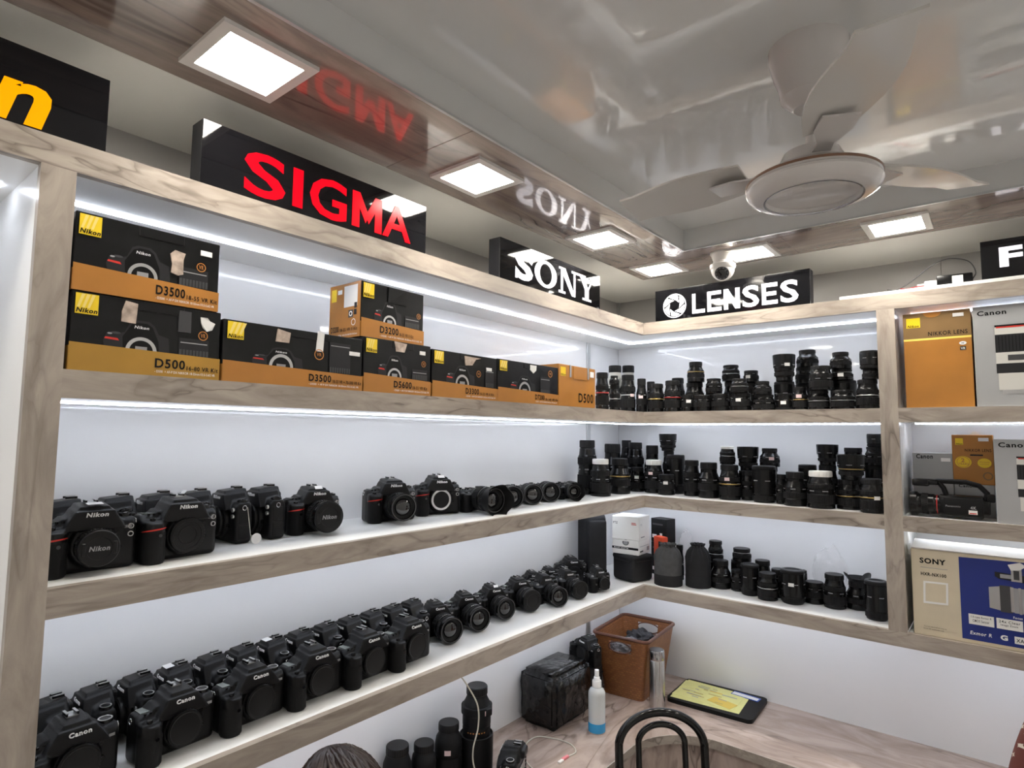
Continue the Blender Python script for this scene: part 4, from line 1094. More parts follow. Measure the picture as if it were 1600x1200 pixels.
big_lens(.052, -1.513, .045, .168, 'black lens with pink sticker, beside the shortest lens on the counter', [(.040, 0), (.045, .003), (.045, .030), (.042, .034), (.044, .080), (.045, .098), (.044, .115), (.036, .136), (.033, .144)], [(.046, .040, .072)], [(.034, .142), (.036, .144), (.036, .166), (.034, .168)], st=(AC, .095, .0458))

# ------------------------------------------------------------------ cartons
def carton_base(name, o, right, n, w, h, d, mats_):
    """local frame: x along the front, -y out of the front, z up; front at y = 0"""
    rz = math.atan2(right[1], right[0])
    e = empty(name, o, rz)
    mb = MB(); body, = mats_[:1]
    mb.rbox(0, w, 0, d, 0, h, .0015, 1).build('carton', body, e)
    return e, Face((0, 0, 0), (1, 0, 0), (0, 0, 1), (0, -1, 0))
def cam_print(F, w, h, s, cx, base, sc, name='Nikon', lens=True, lx=.80, lw=.11, lt=.56):
    """flat picture of a camera cut off by the gold band"""
    def X(a): return (cx + a * sc) * w
    def Y(b): return (base + b * sc) * h
    F.poly([(X(-.34), Y(0)), (X(-.36), Y(.18)), (X(-.33), Y(.34)), (X(-.20), Y(.36)), (X(-.15), Y(.40)), (X(-.10), Y(.62)), (X(-.04), Y(.68)), (X(.10), Y(.68)), (X(.16), Y(.60)), (X(.21), Y(.42)), (X(.32), Y(.36)), (X(.34), Y(0))], 'dark_print')
    F.poly([(X(-.16), Y(0)), (X(-.17), Y(.30)), (X(-.08), Y(.58)), (X(-.02), Y(.63)), (X(.08), Y(.63)), (X(.14), Y(.56)), (X(.21), Y(.26)), (X(.22), Y(0))], 'black_print')
    F.poly([(X(-.35), Y(.22)), (X(-.20), Y(.20)), (X(-.22), Y(.25)), (X(-.34), Y(.26))], 'red_print')
    r = .165 * sc * w
    F.ring(X(.03), Y(.02), r * .76, r, 'silver_paint', 24, .0, PI)
    F.disc(X(.03), Y(.02), r * .74, r * .74, 'black_print', 20, 0, PI)
    F.rect(X(-.035), Y(.0), X(.09), Y(.12), 'grey_print')
    F.text(name, X(-.055), Y(.50), .155 * sc * w, .065 * sc * h, 'white_print', .02, .15)
    F.disc(X(-.24), Y(.36), .05 * sc * w, .025 * sc * h, 'mid_print', 14); F.disc(X(-.30), Y(.335), .025 * sc * w, .02 * sc * h, 'grey_print', 12)
    if lens:
        F.rect((lx - lw) * w, base * h, (lx + lw) * w, lt * h, 'dark_print')
        F.rect((lx - lw * .9) * w, (lt - .07) * h, (lx + lw * .9) * w, (lt - .055) * h, 'grey_print')
        F.rect((lx - lw) * w, base * h, (lx + lw) * w, (base + .10) * h, 'mid_print')
        for q in range(9):
            a = (lx - lw + lw * 2 * q / 9) * w; F.rect(a, base * h, a + w * .004, (base + .10) * h, 'black_print')
def nikon_box(name, y0, y1, z, h, d, title, sub, lab, band='box_gold', bt=(.34, .28), x=D1 - .004, rot=0.0, sq=(.135, .26), title_x=.53, sticker=(.86, .80), tape=None, cpos=(.42, .34, .62), lens=(.80, .11, .56), vr=(.86, .62), title_w=.21):
    w = y1 - y0
    e, F = carton_base(name, (x, y0, z), (0, 1, 0), (1, 0, 0), w, h, d, ['box_black'])
    if rot: e.rotation_euler.z += rot
    MB().box(-.0006, w + .0006, -.0006, d + .0006, .0004, h * bt[1] * .98).build('gold_band', band, e)
    F.lay = .0009
    cam_print(F, w, h, 1, cpos[0], cpos[1] - .04, cpos[2], lx=lens[0], lw=lens[1], lt=lens[2])
    F.poly([(0, 0), (w, 0), (w, bt[1] * h), (0, bt[0] * h)], band)
    F.rect(.02 * w, (.97 - sq[1]) * h, (.02 + sq[0]) * w, .97 * h, 'nikon_yellow')
    for k in range(3): F.poly([((.03 + .03 * k) * w, (.97 - sq[1] + .08) * h), ((.045 + .03 * k) * w, (.97 - sq[1] + .08) * h), ((.075 + .03 * k) * w, .965 * h), ((.055 + .03 * k) * w, .965 * h)], 'nikon_yellow_light')
    F.text('Nikon', .025 * w, (.985 - sq[1]) * h, (sq[0] - .01) * w, .062 * h, 'black_print', .03, .2)
    F.text(title, title_x * w, .11 * h, title_w * w, .13 * h, 'black_print', .025)
    F.text(sub, (title_x + title_w + .012) * w, .105 * h, min(.235, .975 - title_x - title_w) * w, .062 * h, 'black_print', .02)
    F.text('- %s  + AF-P DX NIKKOR 18-55mm f/3.5-5.6G VR' % title, title_x * w, .045 * h, (.965 - title_x) * w, .034 * h, 'white_print')
    if vr:
        F.ring(vr[0] * w, vr[1] * h, .030 * w, .036 * w, 'orange_print', 24); F.text('VR', (vr[0] - .018) * w, (vr[1] - .03) * h, .036 * w, .06 * h, 'orange_print', .01)
    F.build('front_print', e)
    if sticker:
        MB().rbox((sticker[0] - .045) * w, (sticker[0] + .045) * w, -.0026, -.0005, sticker[1] * h, (sticker[1] + .075) * h, .0004, 1).build('price_sticker', 'sticker', e)
    for tp in (tape or []):
        a, b_, pts, m = tp
        q = MB(); vs = []
        for k, (u, v_) in enumerate(pts): vs.append(((a + u) * w, -.0028 - .0012 * (k % 2), (b_ + v_) * h))
        q.add(vs + [(p[0], -.0005, p[2]) for p in vs], [tuple(range(len(vs)))] + [(i, (i + 1) % len(vs), len(vs) + (i + 1) % len(vs), len(vs) + i) for i in range(len(vs))]).build('torn_tape', m, e, 0)
    # tuck flap line along the top edge
    MB().rbox(.40 * w, .72 * w, -.0015, .001, h * .86, h * .995, .0006, 1).build('tuck_flap', 'box_black', e)
    tag(e, lab, 'box', 'boxed cameras on the highest shelf')
    return e
tapeA = [(.0, 0), (.05, -.03), (.09, 0), (.085, .20), (.10, .30), (.02, .32), (-.01, .26), (.005, .12)]
nikon_box('camera_box', -2.523, -2.262, S1, .141, .13, 'D500', '16-80 VR Kit', 'black and gold camera box printed D500 16-80, under another box by the post', 'box_gold_b', bt=(.35, .31), sticker=None, tape=[(.30, .68, [(0, 0), (.09, -.01), (.10, .26), (.02, .28), (.0, .14)], 'tape'), (.86, .72, [(0, .02), (.03, -.03), (.07, .0), (.09, .10), (.05, .13), (.03, .17), (-.02, .17), (-.015, .08)], 'torn_white'), (.68, .64, [(0, 0), (.09, 0), (.09, .30), (0, .30)], 'mid_print')])
nikon_box('camera_box', -2.525, -2.271, S1 + .1415, .142, .13, 'D3500', '18-55 VR Kit', 'black and gold camera box printed D3500 lying on the D500 box by post', tape=[(.63, .45, tapeA, 'tape')], sticker=(.89, .78), vr=(.85, .60))
nikon_box('camera_box', -2.256, -1.903, S1, .131, .13, 'D3500', '18-55 VR + 70-300 VR Kit', 'long black and gold twin-kit camera box printed D3500 beside the D500 box', sq=(.10, .28), title_x=.57, title_w=.17, cpos=(.36, .34, .5), lens=(.81, .085, .86), vr=(.64, .60), sticker=(.93, .66), tape=[(.33, .74, [(0, 0), (.09, 0), (.10, .18), (.01, .22)], 'tape'), (.62, .66, [(0, 0), (.05, 0), (.06, .34), (.01, .36)], 'torn_white')])
nikon_box('camera_box', -1.899, -1.668, S1, .141, .13, 'D5600', '18-55 VR Kit', 'black and gold camera box printed D5600 on the highest shelf', sq=(.15, .25), title_x=.42, title_w=.27, tape=[(.45, .80, [(0, 0), (.12, 0), (.16, .17), (-.03, .19)], 'tape')], lens=(.82, .12, .50), vr=(.87, .62))
nikon_box('camera_box', -1.662, -1.379, S1, .136, .13, 'D3300', '18-55 VR II Kit', 'black and gold camera box printed D3300 between D5600 and D7200 boxes', sq=(.13, .26), title_x=.48, title_w=.21, tape=[(.48, .74, [(0, 0), (.10, .02), (.16, .16), (.24, .20), (-.02, .21)], 'tape')], lens=(.87, .07, .72), vr=(.68, .58), sticker=(.86, .68))
nikon_box('camera_box', -1.375, -1.037, S1, .138, .13, 'D7200', '18-140 VR Kit', 'black and gold camera box printed D7200 next to the plain gold box', sq=(.11, .24), title_x=.58, title_w=.16, cpos=(.40, .32, .58), lens=(.76, .085, .70), vr=(.84, .80), sticker=None, tape=[(.50, .84, [(0, .0), (.05, -.08), (.10, 0), (.10, .12), (0, .12)], 'torn_white')])
# plain gold box
e, F = carton_base('camera_box', (D1 - .004, -1.032, S1), (0, 1, 0), (1, 0, 0), .254, .155, .14, ['box_gold'])
F.rect(.012, .112, .045, .145, 'nikon_yellow'); F.text('Nikon', .013, .113, .031, .008, 'black_print', .02, .2)
F.text('D500', .132, .018, .105, .036, 'black_print', .02)
F.build('front_print', e)
MB().rbox(.095, .190, -.0022, .001, .105, .154, .001, 1).build('tuck_flap', 'box_gold', e)
MB().rbox(.070, .080, -.0026, 0, .110, .156, .0004, 1).build('torn_tape', 'silver_paint', e); MB().rbox(.194, .204, -.0026, 0, .110, .156, .0004, 1).build('torn_tape', 'silver_paint', e)
MB().rbox(.214, .240, -.0022, -.0002, .120, .142, .0004, 1).build('price_sticker', 'sticker', e)
tag(e, 'plain gold camera box printed D500 beside the upright lenses', 'box', 'boxed cameras on the highest shelf')
# turned box on top: two printed sides seen
e = nikon_box('camera_box', -1.905, -1.690, S1 + .1415, .145, .135, 'D3200', '18-55 VR II Kit', 'turned camera box printed D3200 on top of the D5600 box', sq=(.16, .26), title_x=.28, title_w=.29, x=.322, lens=(.80, .12, .52), vr=(.9, .55), sticker=None, tape=[(.40, .70, [(0, 0), (.30, 0), (.30, .28), (0, .29)], 'box_black')])
F = Face((0, .135, 0), (0, -1, 0), (0, 0, 1), (-1, 0, 0)); w, h = .135, .145; F.lay = .0009
F.rect(0, 0, w, h, 'box_gold')
F.rect(.008, h * .70, .030, h * .93, 'nikon_yellow'); F.rect(.036, h * .82, .055, h * .90, 'sticker'); F.rect(.064, h * .56, .122, h * .95, 'sticker')
F.rect(.085, h * .36, .105, h * .50, 'mid_print'); F.disc(.095, h * .43, .007, .007, 'white_print', 16); F.disc(.095, h * .43, .004, .004, 'black_print', 12); F.rect(.109, h * .40, .120, h * .50, 'dark_print'); F.rect(.110, h*.52, .121, h*.62, 'dark_print')
F.ring(.108, h * .27, .007, .009, 'white_print', 20)
F.text('D3200', .010, h * .12, .035, h * .11, 'black_print', .02); F.text('18-55 VR II Kit', .05, h * .12, .075, h * .06, 'black_print', .02)
F.text('- D3200 + AF-S DX NIKKOR 18-55mm', .04, h * .04, .085, h * .03, 'white_print'); F.build('side_print', e)

# ------------------------------------------------------------------ right-hand bay
YF = -.345
def rbox_item(name, x0, x1, z, h, d, m, lab, y=YF, grp='boxes in the right-hand bay'):
    e, F = carton_base(name, (x0, y, z), (1, 0, 0), (0, -1, 0), x1 - x0, h, d, [m])
    tag(e, lab, 'box', grp); return e, F, x1 - x0
e, F, w = rbox_item('lens_box', 1.325, 1.515, S1, .328, .20, 'box_gold', 'tall gold lens box with a yellow line, top of the right-hand bay')
F.rect(0, .236, w, .328, 'box_gold_dark'); F.rect(0, .232, w, .239, 'line_yellow')
F.rect(.010, .278, .050, .312, 'nikon_yellow'); F.text('Nikon', .013, .279, .033, .009, 'black_print', .03, .2)
F.text('NIKKOR LENS', .072, .246, .108, .014, 'black_print', .01); F.disc(.166, .214, .010, .006, 'white_print', 18); F.rect(.158, .190, .174, .203, 'dark_print'); F.text('VR', .160, .192, .012, .008, 'white_print', .01)
F.text('N', .163, .2115, .006, .005, 'black_print', .02)
F.build('front_print', e)
MB().rbox(.142, .172, -.002, -.0004, .305, .317, .0004, 1).build('price_sticker', 'sticker', e)
MB().prism([(.085 + .026 * math.cos(PI + PI * i / 12), .3275 + .018 * math.sin(PI + PI * i / 12)) for i in range(13)], -.0016, -.0005, 'xz').build('tuck_flap', 'box_gold', e)
def canon_box(x0, x1, z, h, lab, y=YF, d=.20, pic=True):
    e, F, w = rbox_item('lens_box', x0, x1, z, h, d, 'box_grey', lab, y)
    F.text('Canon', .012, h * .905, min(.075, w * .42), .016 if h > .2 else .010, 'black_print', .03)
    if pic:
        lx0, lx1 = .055, w - .02; b0, b1 = h * .12, h * .80; H = b1 - b0
        cuts = [(0, .06, 'silver_paint'), (.06, .30, 'white_barrel'), (.30, .44, 'dark_print'), (.44, .60, 'white_barrel'), (.60, .86, 'dark_print'), (.86, .97, 'white_barrel'), (.97, 1.0, 'black_print')]
        for a, c, m in cuts:
            i0 = .012 if c <= .06 else (.004 if c <= .30 else 0)
            F.rect(lx0 + i0, b0 + a * H, lx1 - i0, b0 + c * H, m)
        F.rect(lx0 + .03, b0 + H * .48, lx0 + .07, b0 + H * .56, 'mid_print'); F.rect(lx0 + .004, b0 + H * .955, lx1 - .004, b0 + H * .975, 'red_print')
        for q in range(14): F.rect(lx0 + (lx1 - lx0) * q / 14, b0 + H * .62, lx0 + (lx1 - lx0) * q / 14 + .0015, b0 + H * .84, 'black_print')
    F.build('front_print', e); return e
canon_box(1.520, 1.715, S1, .330, 'large grey lens box picturing a white lens, beside the tall gold box')
canon_box(1.556, 1.735, S2, .266, 'grey lens box picturing a white lens, behind the camcorder handle end', d=.18)
e = canon_box(1.322, 1.440, S2, .215, 'small grey lens box with sticker standing behind the camcorder', y=-.215, d=.13, pic=False)
MB().rbox(.085, .112, -.002, -.0004, .186, .198, .0004, 1).build('price_sticker', 'sticker', e)
canon_box(1.442, 1.552, S2, .110, 'low grey box under the small gold lens box behind the camcorder', y=-.215, d=.13, pic=False)
e, F, w = rbox_item('lens_box', 1.440, 1.554, S2 + .1105, .170, .13, 'box_gold', 'small gold lens box with yellow round badges above the camcorder', y=-.215)
F.rect(.010, .135, .032, .158, 'nikon_yellow'); F.text('Nikon', .012, .136, .018, .005, 'black_print', .02, .2)
F.text('NIKKOR LENS', .036, .112, .072, .010, 'black_print', .01); F.rect(.05, .098, .085, .103, 'dark_print')
F.disc(.030, .076, .023, .020, 'nikon_yellow', 26); F.ring(.030, .076, .017, .0185, 'orange_print', 24); F.text('2', .024, .075, .010, .014, 'orange_print', .03); F.text('YEARS', .015, .066, .030, .007, 'orange_print', .02)
F.disc(.088, .074, .019, .016, 'nikon_yellow', 26); F.text('Worldwide', .074, .075, .028, .005, 'orange_print'); F.text('warranty', .076, .067, .024, .005, 'orange_print')
F.ring(.096, .030, .010, .014, 'box_gold_dark', 24)
F.build('front_print', e); MB().rbox(.074, .102, -.002, -.0004, .148, .160, .0004, 1).build('price_sticker', 'sticker', e)
MB().prism([(.05, 0), (.08, 0), (.072, .010), (.062, .014)], .01, .012, 'xz').build('torn_tape', 'torn_white', e).location = (0, 0, .170)
# camcorder carton
e, F, w = rbox_item('camcorder_box', 1.320, 1.760, S3, .282, .25, 'box_beige', 'beige and blue camcorder carton printed SONY on the lowest right shelf', y=-.352)
h = .282
F.poly([(.131, .012), (w, .012), (w, h - .006), (.131, h - .012)], 'box_blue')
F.text('SONY', .024, .236, .072, .018, 'black_print', .04); F.rect(.026, .222, .100, .2235, 'grey_print'); F.text('HXR-NX100', .026, .196, .070, .011, 'black_print', .025)
F.poly([(.030, .105), (.098, .108), (.100, .180), (.032, .178)], 'torn_white'); F.poly([(.036, .112), (.092, .114), (.094, .174), (.038, .172)], 'box_beige')
F.text('This product may be sold with accessories', .028, .028, .062, .004, 'black_print'); F.text('For use with recommended media', .028, .021, .055, .004, 'black_print')
# pictured camcorder: barrel, rings, top handle
F.poly([(.205, .122), (.232, .118), (.232, .192), (.205, .186)], 'silver_paint'); F.rect(.232, .114, .262, .196, 'mid_print'); F.rect(.258, .118, .266, .194, 'silver_paint')
F.rect(.266, .116, .30, .192, 'grey_print'); F.rect(.278, .114, .284, .194, 'silver_paint'); F.rect(.30, .120, .40, .205, 'dark_print'); F.rect(.312, .130, .37, .172, 'mid_print')
F.poly([(.222, .222), (.232, .216), (.30, .210), (.41, .222), (.41, .240), (.30, .232), (.222, .236)], 'dark_print'); F.rect(.262, .212, .288, .252, 'silver_paint'); F.rect(.268, .218, .282, .246, 'mid_print'); F.rect(.235, .219, .262, .231, 'grey_print')
for k, (t1, t2) in enumerate((('1.0-type Exmor R', 'CMOS Sensor'), ('24x Clear', 'Image Zoom'), ('4-Step', 'ND Filter'), ('Dual', 'Media'))):
    a = .150 + k * .070; F.rect(a, .062, a + .064, .094, 'box_white'); F.text(t1, a + .006, .081, .052, .008, 'black_print', .01); F.text(t2, a + .010, .070, .042, .008, 'black_print', .01)
F.text('Focus', .262, .099, .022, .007, 'white_print', .02); F.text('Zoom', .292, .099, .022, .007, 'white_print', .02); F.text('Iris', .322, .099, .014, .007, 'white_print', .02)
F.text('Exmor R', .152, .030, .055, .011, 'white_print', .02, .15); F.text('G', .228, .028, .018, .016, 'white_print', .05)
F.rect(.262, .024, .318, .046, 'box_white'); F.text('XAVC S', .266, .029, .047, .011, 'black_print', .02); F.text('4K', .332, .028, .02, .014, 'white_print', .02)
F.build('front_print', e)
MB().add([(0, .0, h), (w, .0, h), (w + .004, -.010, h + .004), (.004, -.012, h + .006), (0, .12, h + .018), (w, .12, h + .015)], [(0, 1, 2, 3), (3, 2, 5, 4)]).build('lid_flap', 'box_white', e, 0)
MB().prism([(.262, .245), (.285, .250), (.300, .262), (.285, .272), (.255, .262)], -.003, -.0012, 'xz').build('torn_tape', 'torn_white', e)
# hand-held camcorder
cc = empty('camcorder', (1.318, -.300, S2))
mb = MB().rbox(.085, .205, -.030, .030, .006, .078, .006, 2).rbox(.180, .222, -.027, .027, .018, .066, .006, 2).build('body', 'black_plastic', cc)
MB().rbox(.098, .205, -.0335, -.029, .014, .070, .002, 2).build('screen_door', 'black_body', cc)
b = MB(); b.lathe([(.036, 0), (.040, .004), (.040, .022), (.036, .026), (.034, .030), (.034, .070), (.031, .074), (.031, .090)], 40, (0, 0, .043), 'x', cap1=True); b.build('lens_barrel', 'black_plastic', cc)
MB().lathe([(.032, .034), (.0355, .036), (.0355, .054), (.032, .056)], 80, (0, 0, .043), 'x', rib=.04, cap0=False, cap1=False).build('focus_ring', 'black_rubber', cc)
MB().lathe([(.0322, .078), (.0322, .081)], 40, (0, 0, .043), 'x').build('red_ring', 'red_ring', cc)
MB().rbox(.010, .060, -.020, .020, .103, .128, .006, 2).rbox(.050, .085, -.016, .016, .108, .128, .005, 2).build('microphone_unit', 'black_plastic', cc)
MB().tube([(.060, 0, .118), (.085, 0, .122), (.160, 0, .122), (.195, 0, .112), (.215, 0, .088), (.210, 0, .066)], .0085, 10).build('top_handle', 'black_body', cc)
MB().tube([(.085, 0, .118), (.098, 0, .100), (.105, 0, .076)], .008, 10).build('handle_post', 'black_body', cc)
MB().rbox(.214, .235, -.014, .014, .060, .086, .004, 2).build('viewfinder', 'black_rubber', cc)
F = Face((0, -.0336, 0), (1, 0, 0), (0, 0, 1), (0, -1, 0)); F.text('Panasonic', .104, .040, .040, .006, 'grey_print', .02); F.text('4K', .170, .036, .016, .010, 'silver_paint', .02); F.rect(.165, .020, .188, .033, 'sticker'); F.rect(.167, .0215, .186, .0245, 'red_print'); F.build('markings', cc)
tag(cc, 'black hand-held camcorder with top handle standing before grey and gold boxes', 'camcorder')

# ------------------------------------------------------------------ corner of the lowest shelf
bag = empty('camera_bag', (.085, -.405, S3), math.radians(-35))
MB().rbox(-.055, .055, -.055, .055, 0, .300, .028, 4).build('bag_body', 'nylon_black', bag)
MB().rbox(.050, .068, -.045, .045, .02, .27, .012, 3).build('front_pocket', 'nylon_black', bag)
MB().tube([(0, -.045, .295), (0, -.03, .318), (0, .03, .318), (0, .045, .295)], .006, 8).build('carry_loop', 'nylon_black', bag)
tag(bag, 'tall black padded camera bag standing against the wall, lowest shelf', 'bag')
def pouch_cube():
    e = empty('lens_pouch', (.238, -.300, S3), math.radians(-17))
    MB().rbox(-.066, .066, -.066, .066, 0, .116, .018, 4).build('pouch_body', 'nylon_black', e)
    MB().rbox(-.068, .068, -.068, .068, .092, .118, .014, 3).build('lid', 'nylon_black', e)
    MB().tube([(.0685, -.05, .090), (.0685, .05, .090)], .0022, 6).tube([(-.05, -.0685, .090), (.05, -.0685, .090)], .0022, 6).build('zip', 'black_rubber', e)
    tag(e, 'squat black zipped pouch carrying two stacked white boxes', 'pouch'); return e
pouch_cube()
def white_box(loc, deg, w, d, h, m, lab, lower):
    e = empty('accessory_box', loc, math.radians(deg))
    MB().rbox(-w / 2, w / 2, -d / 2, d / 2, 0, h, .002, 1).build('carton', m, e)
    F = Face((w / 2, -d / 2, 0), (0, 1, 0), (0, 0, 1), (1, 0, 0)); G2 = Face((-w / 2, -d / 2, 0), (1, 0, 0), (0, 0, 1), (0, -1, 0))
    if lower:
        G2.rect(0, .022, w * .99, .032, 'black_print'); G2.disc(w * .52, h * .82, .016, .013, 'mid_print', 18); G2.disc(w * .52, h * .80, .012, .009, 'grey_print', 18); G2.text('MOUNT ADAPTER', .010, .024, w * .55, .006, 'white_print', .01)
        F.rect(d * .72, .012, d * .93, .030, 'grey_print'); F.rect(d * .12, .012, d * .40, .018, 'dark_print'); F.rect(d * .10, .036, d * .90, .038, 'grey_print')
    else:
        G2.text('FTZ', .006, h * .66, .022, .010, 'dark_print', .02); G2.rect(w * .72, h * .66, w * .90, h * .69, 'red_print'); G2.rect(w * .72, h * .72, w * .88, h * .75, 'red_print')
        F.text('FTZ', d * .12, h * .62, .018, .008, 'grey_print', .01); F.rect(d * .15, h * .10, d * .50, h * .15, 'grey_print')
    F.build('side_print', e); G2.build('front_print', e)
    MB().rbox(-w * .2, w * .2, -d / 2 - .0012, -d / 2 + .001, h * .9, h * .999, .0004, 1).build('tuck_flap', m, e)
    tag(e, lab, 'box', 'white adapter boxes')
white_box((.228, -.296, S3 + .1185), 3, .130, .122, .064, 'box_beige' if False else 'box_white', 'white box with a black stripe on the squat black pouch', True)
white_box((.228, -.296, S3 + .183), 5, .132, .124, .104, 'box_white', 'tall white box on top of the black-striped box', False)
# things behind: black boxes, red packet, film bag
for k, (x, y, z, h, lab) in enumerate(((.300, -.110, S3, .150, 'black accessory box at the back of the corner, under another black box'), (.300, -.110, S3 + .1505, .110, 'black accessory box with white labels stacked at the back of the corner'))):
    e = empty('accessory_box', (x, y, z), math.radians(-12)); MB().rbox(-.045, .045, -.035, .035, 0, h, .002, 1).build('carton', 'black_matte', e)
    F = Face((-.045, -.035, 0), (1, 0, 0), (0, 0, 1), (0, -1, 0)); F.rect(.008, .020, .034, .036, 'sticker'); F.rect(.052, .024, .066, .044, 'sticker'); F.rect(.010, h - .030, .070, h - .022, 'mid_print'); F.build('label_print', e)
    tag(e, lab, 'box')
e = empty('packet', (.330, -.200, S3), math.radians(-25))
MB().rbox(-.030, .030, -.018, .018, 0, .19, .005, 2).build('packet_body', 'orange_red', e); MB().rbox(.006, .0305, -.0192, -.017, .12, .17, .002, 1).build('dark_print', 'black_print', e)
tag(e, 'bright orange-red packet behind the grey drawstring pouch', 'packet')
def crumple(name, loc, sx, sy, sz, m, lab, cat, seed, amp=.12):
    rnd = random.Random(seed); bm = bmesh.new(); bmesh.ops.create_icosphere(bm, subdivisions=4, radius=1)
    from mathutils import noise
    for v in bm.verts:
        n = noise.noise(v.co * 2.3 + Vector((seed, 0, 0))) + .5 * noise.noise(v.co * 5.5 + Vector((0, seed, 0)))
        c = v.co * (1 + amp * 1.6 * n)
        v.co = Vector((c.x * sx, c.y * sy, max(-1, c.z) * sz + sz))
    me = bpy.data.meshes.new(name); bm.to_mesh(me); bm.free(); me.materials.append(MATS[m])
    o = put(name, me, None, loc); tag(o, lab, cat); return o
crumple('plastic_bag', (.396, -.072, S3 + .0), .034, .036, .105, 'clear_film', 'crumpled clear plastic bag behind the drawstring pouches', 'bag', 3)
crumple('plastic_wrap', (1.010, -.070, S3), .062, .045, .105, 'clear_film', 'clear crumpled plastic wrap standing behind the lenses of the lowest shelf', 'wrap', 8)
def drawstring(x, y, r, h, m, m2, lab, collar=True):
    e = empty('drawstring_pouch', (x, y, S3))
    def pf(k, a): return 0
    mb = MB(); seg = 64; prof = [(.96, 0), (1.0, .03), (1.0, .55), (.97, .68), (.80, .82), (.58, .90), (.46, .93), (.50, .965), (.56, 1.0), (.50, .99), (.40, .935)]
    vs = []; fs = []
    for k, (pr, z) in enumerate(prof):
        pl = 0 if z < .6 else (.05 + .10 * (z - .6) / .4)
        for i in range(seg):
            a = 2 * PI * i / seg; q = r * pr * (1 + pl * math.sin(a * 11 + .6 * math.sin(a * 3)))
            vs.append((q * math.cos(a), q * math.sin(a) * .92, z * h))
    for k in range(len(prof) - 1):
        for i in range(seg): fs.append((k * seg + i, k * seg + (i + 1) % seg, (k + 1) * seg + (i + 1) % seg, (k + 1) * seg + i))
    fs.append(tuple(reversed(range(seg)))); fs.append(tuple(range((len(prof) - 1) * seg, len(prof) * seg)))
    mb.add(vs, fs).build('pouch_body', m, e, 60)
    MB().lathe([(r * 1.0, .001), (r * 1.012, .004), (r * 1.012, h * .26), (r * 1.002, h * .27)], 48, ell=.93, cap0=False, cap1=False).build('lower_panel', m2, e)
    MB().tube([(r * .44 * math.cos(a * PI / 10), r * .42 * math.sin(a * PI / 10), h * .932) for a in range(20)], .0022, 6, True).build('cord', 'cable_black', e)
    tag(e, lab, 'pouch', 'drawstring lens pouches'); return e
drawstring(.404, -.284, .061, .178, 'nylon_grey', 'nylon_black', 'grey drawstring lens pouch with black base beside the white boxes')
drawstring(.518, -.228, .054, .184, 'nylon_black', 'nylon_black', 'black drawstring lens pouch between the grey pouch and the lenses')

# ------------------------------------------------------------------ on the ceiling: fan and dome camera
fan = empty('ceiling_fan', (1.313, -1.565, ZC))
MB().lathe([(.075, 0), (.074, -.025), (.066, -.055), (.058, -.080), (.054, -.105), (.030, -.128), (.014, -.130)], 44, cap0=True).build('canopy', 'fan_white', fan)
MB().lathe([(.010, -.12), (.010, -.23)], 20).build('down_rod', 'fan_white', fan)
MB().lathe([(.016, -.215), (.052, -.222), (.064, -.245), (.095, -.266), (.116, -.274), (.1225, -.279), (.1225, -.284), (.119, -.287), (.1225, -.289), (.1235, -.294), (.119, -.303), (.106, -.311), (.0895, -.314), (.0870, -.311), (.0860, -.303), (.055, -.299), (.004, -.298)], 56, cap0=True).build('motor_housing', 'fan_white', fan)
MB().lathe([(.1228, -.2785), (.1237, -.2797), (.1237, -.2828), (.1228, -.2840)], 56, cap0=False, cap1=False).build('trim_ring', 'fan_brown', fan)
MB().lathe([(.0896, -.3142), (.0905, -.3152), (.0872, -.3152), (.0868, -.3130)], 56, cap0=False, cap1=False).build('bottom_ring', 'chrome', fan)
bp = []
for i in range(9):
    t = i / 8; bp.append((.13 + .29 * t, .045 + .022 * math.sin(PI * min(1, t * 1.15))))
vs = []; n = len(bp)
for (x, hw) in bp: vs += [(x, -hw, -.012), (x, hw, .012), (x, hw, .0165), (x, -hw, -.0075)]
fs = [(0, 1, 2, 3), tuple(4 * (n - 1) + k for k in (3, 2, 1, 0))]
for i in range(n - 1):
    for k in range(4): fs.append((4 * i + k, 4 * i + (k + 1) % 4, 4 * i + 4 + (k + 1) % 4, 4 * i + 4 + k))
blade = MB().add(vs, fs).mesh('blade', 'fan_blade')
iron = MB().prism([(.055, -.018), (.10, -.014), (.15, -.032), (.20, -.030), (.20, .030), (.15, .032), (.10, .014), (.055, .018)], -.006, -.002).mesh('blade_iron', 'fan_white')
for k in range(3):
    a = math.radians(-64 + 120 * k)
    b = put('blade', blade, fan, (0, 0, -.236), (0, 0, a)); put('blade_iron', iron, b, (0, 0, -.008))
tag(fan, 'white ceiling fan with three blades hanging from the glossy ceiling', 'fan')
dc = empty('dome_camera', (.770, -.560, ZS))
MB().lathe([(.046, 0), (.046, -.006), (.042, -.010), (.034, -.034), (.040, -.048)], 40, cap0=True).build('base', 'cctv_white', dc)
MB().lathe([(.040, -.044), (.0475, -.048), (.0475, -.058), (.044, -.066), (.041, -.068)], 40).build('collar', 'cctv_white', dc)
prof = [(.043 * math.cos(PI / 2 * i / 8), -.066 - .043 * math.sin(PI / 2 * i / 8)) for i in range(8)] + [(.002, -.109)]
MB().lathe(prof, 40).build('eyeball', 'cctv_white', dc)
ld = (CAM_POS - Vector((.770, -.560, ZS - .07))).normalized(); ld = (ld + Vector((-.1, 0, -.35))).normalized()
ey = empty('tmp'); bpy.data.objects.remove(ey)
q = ld.to_track_quat('X', 'Z')
lensd = MB().mat('mid_print').lathe([(.026, .030), (.026, .0375), (.021, .0385)], 32, (0, 0, 0), 'x', cap1=True).mat('glass_dark').lathe([(.019, .0386), (.017, .0420), (.008, .0435), (.002, .0438)], 28, (0, 0, 0), 'x').mesh('lens_window')
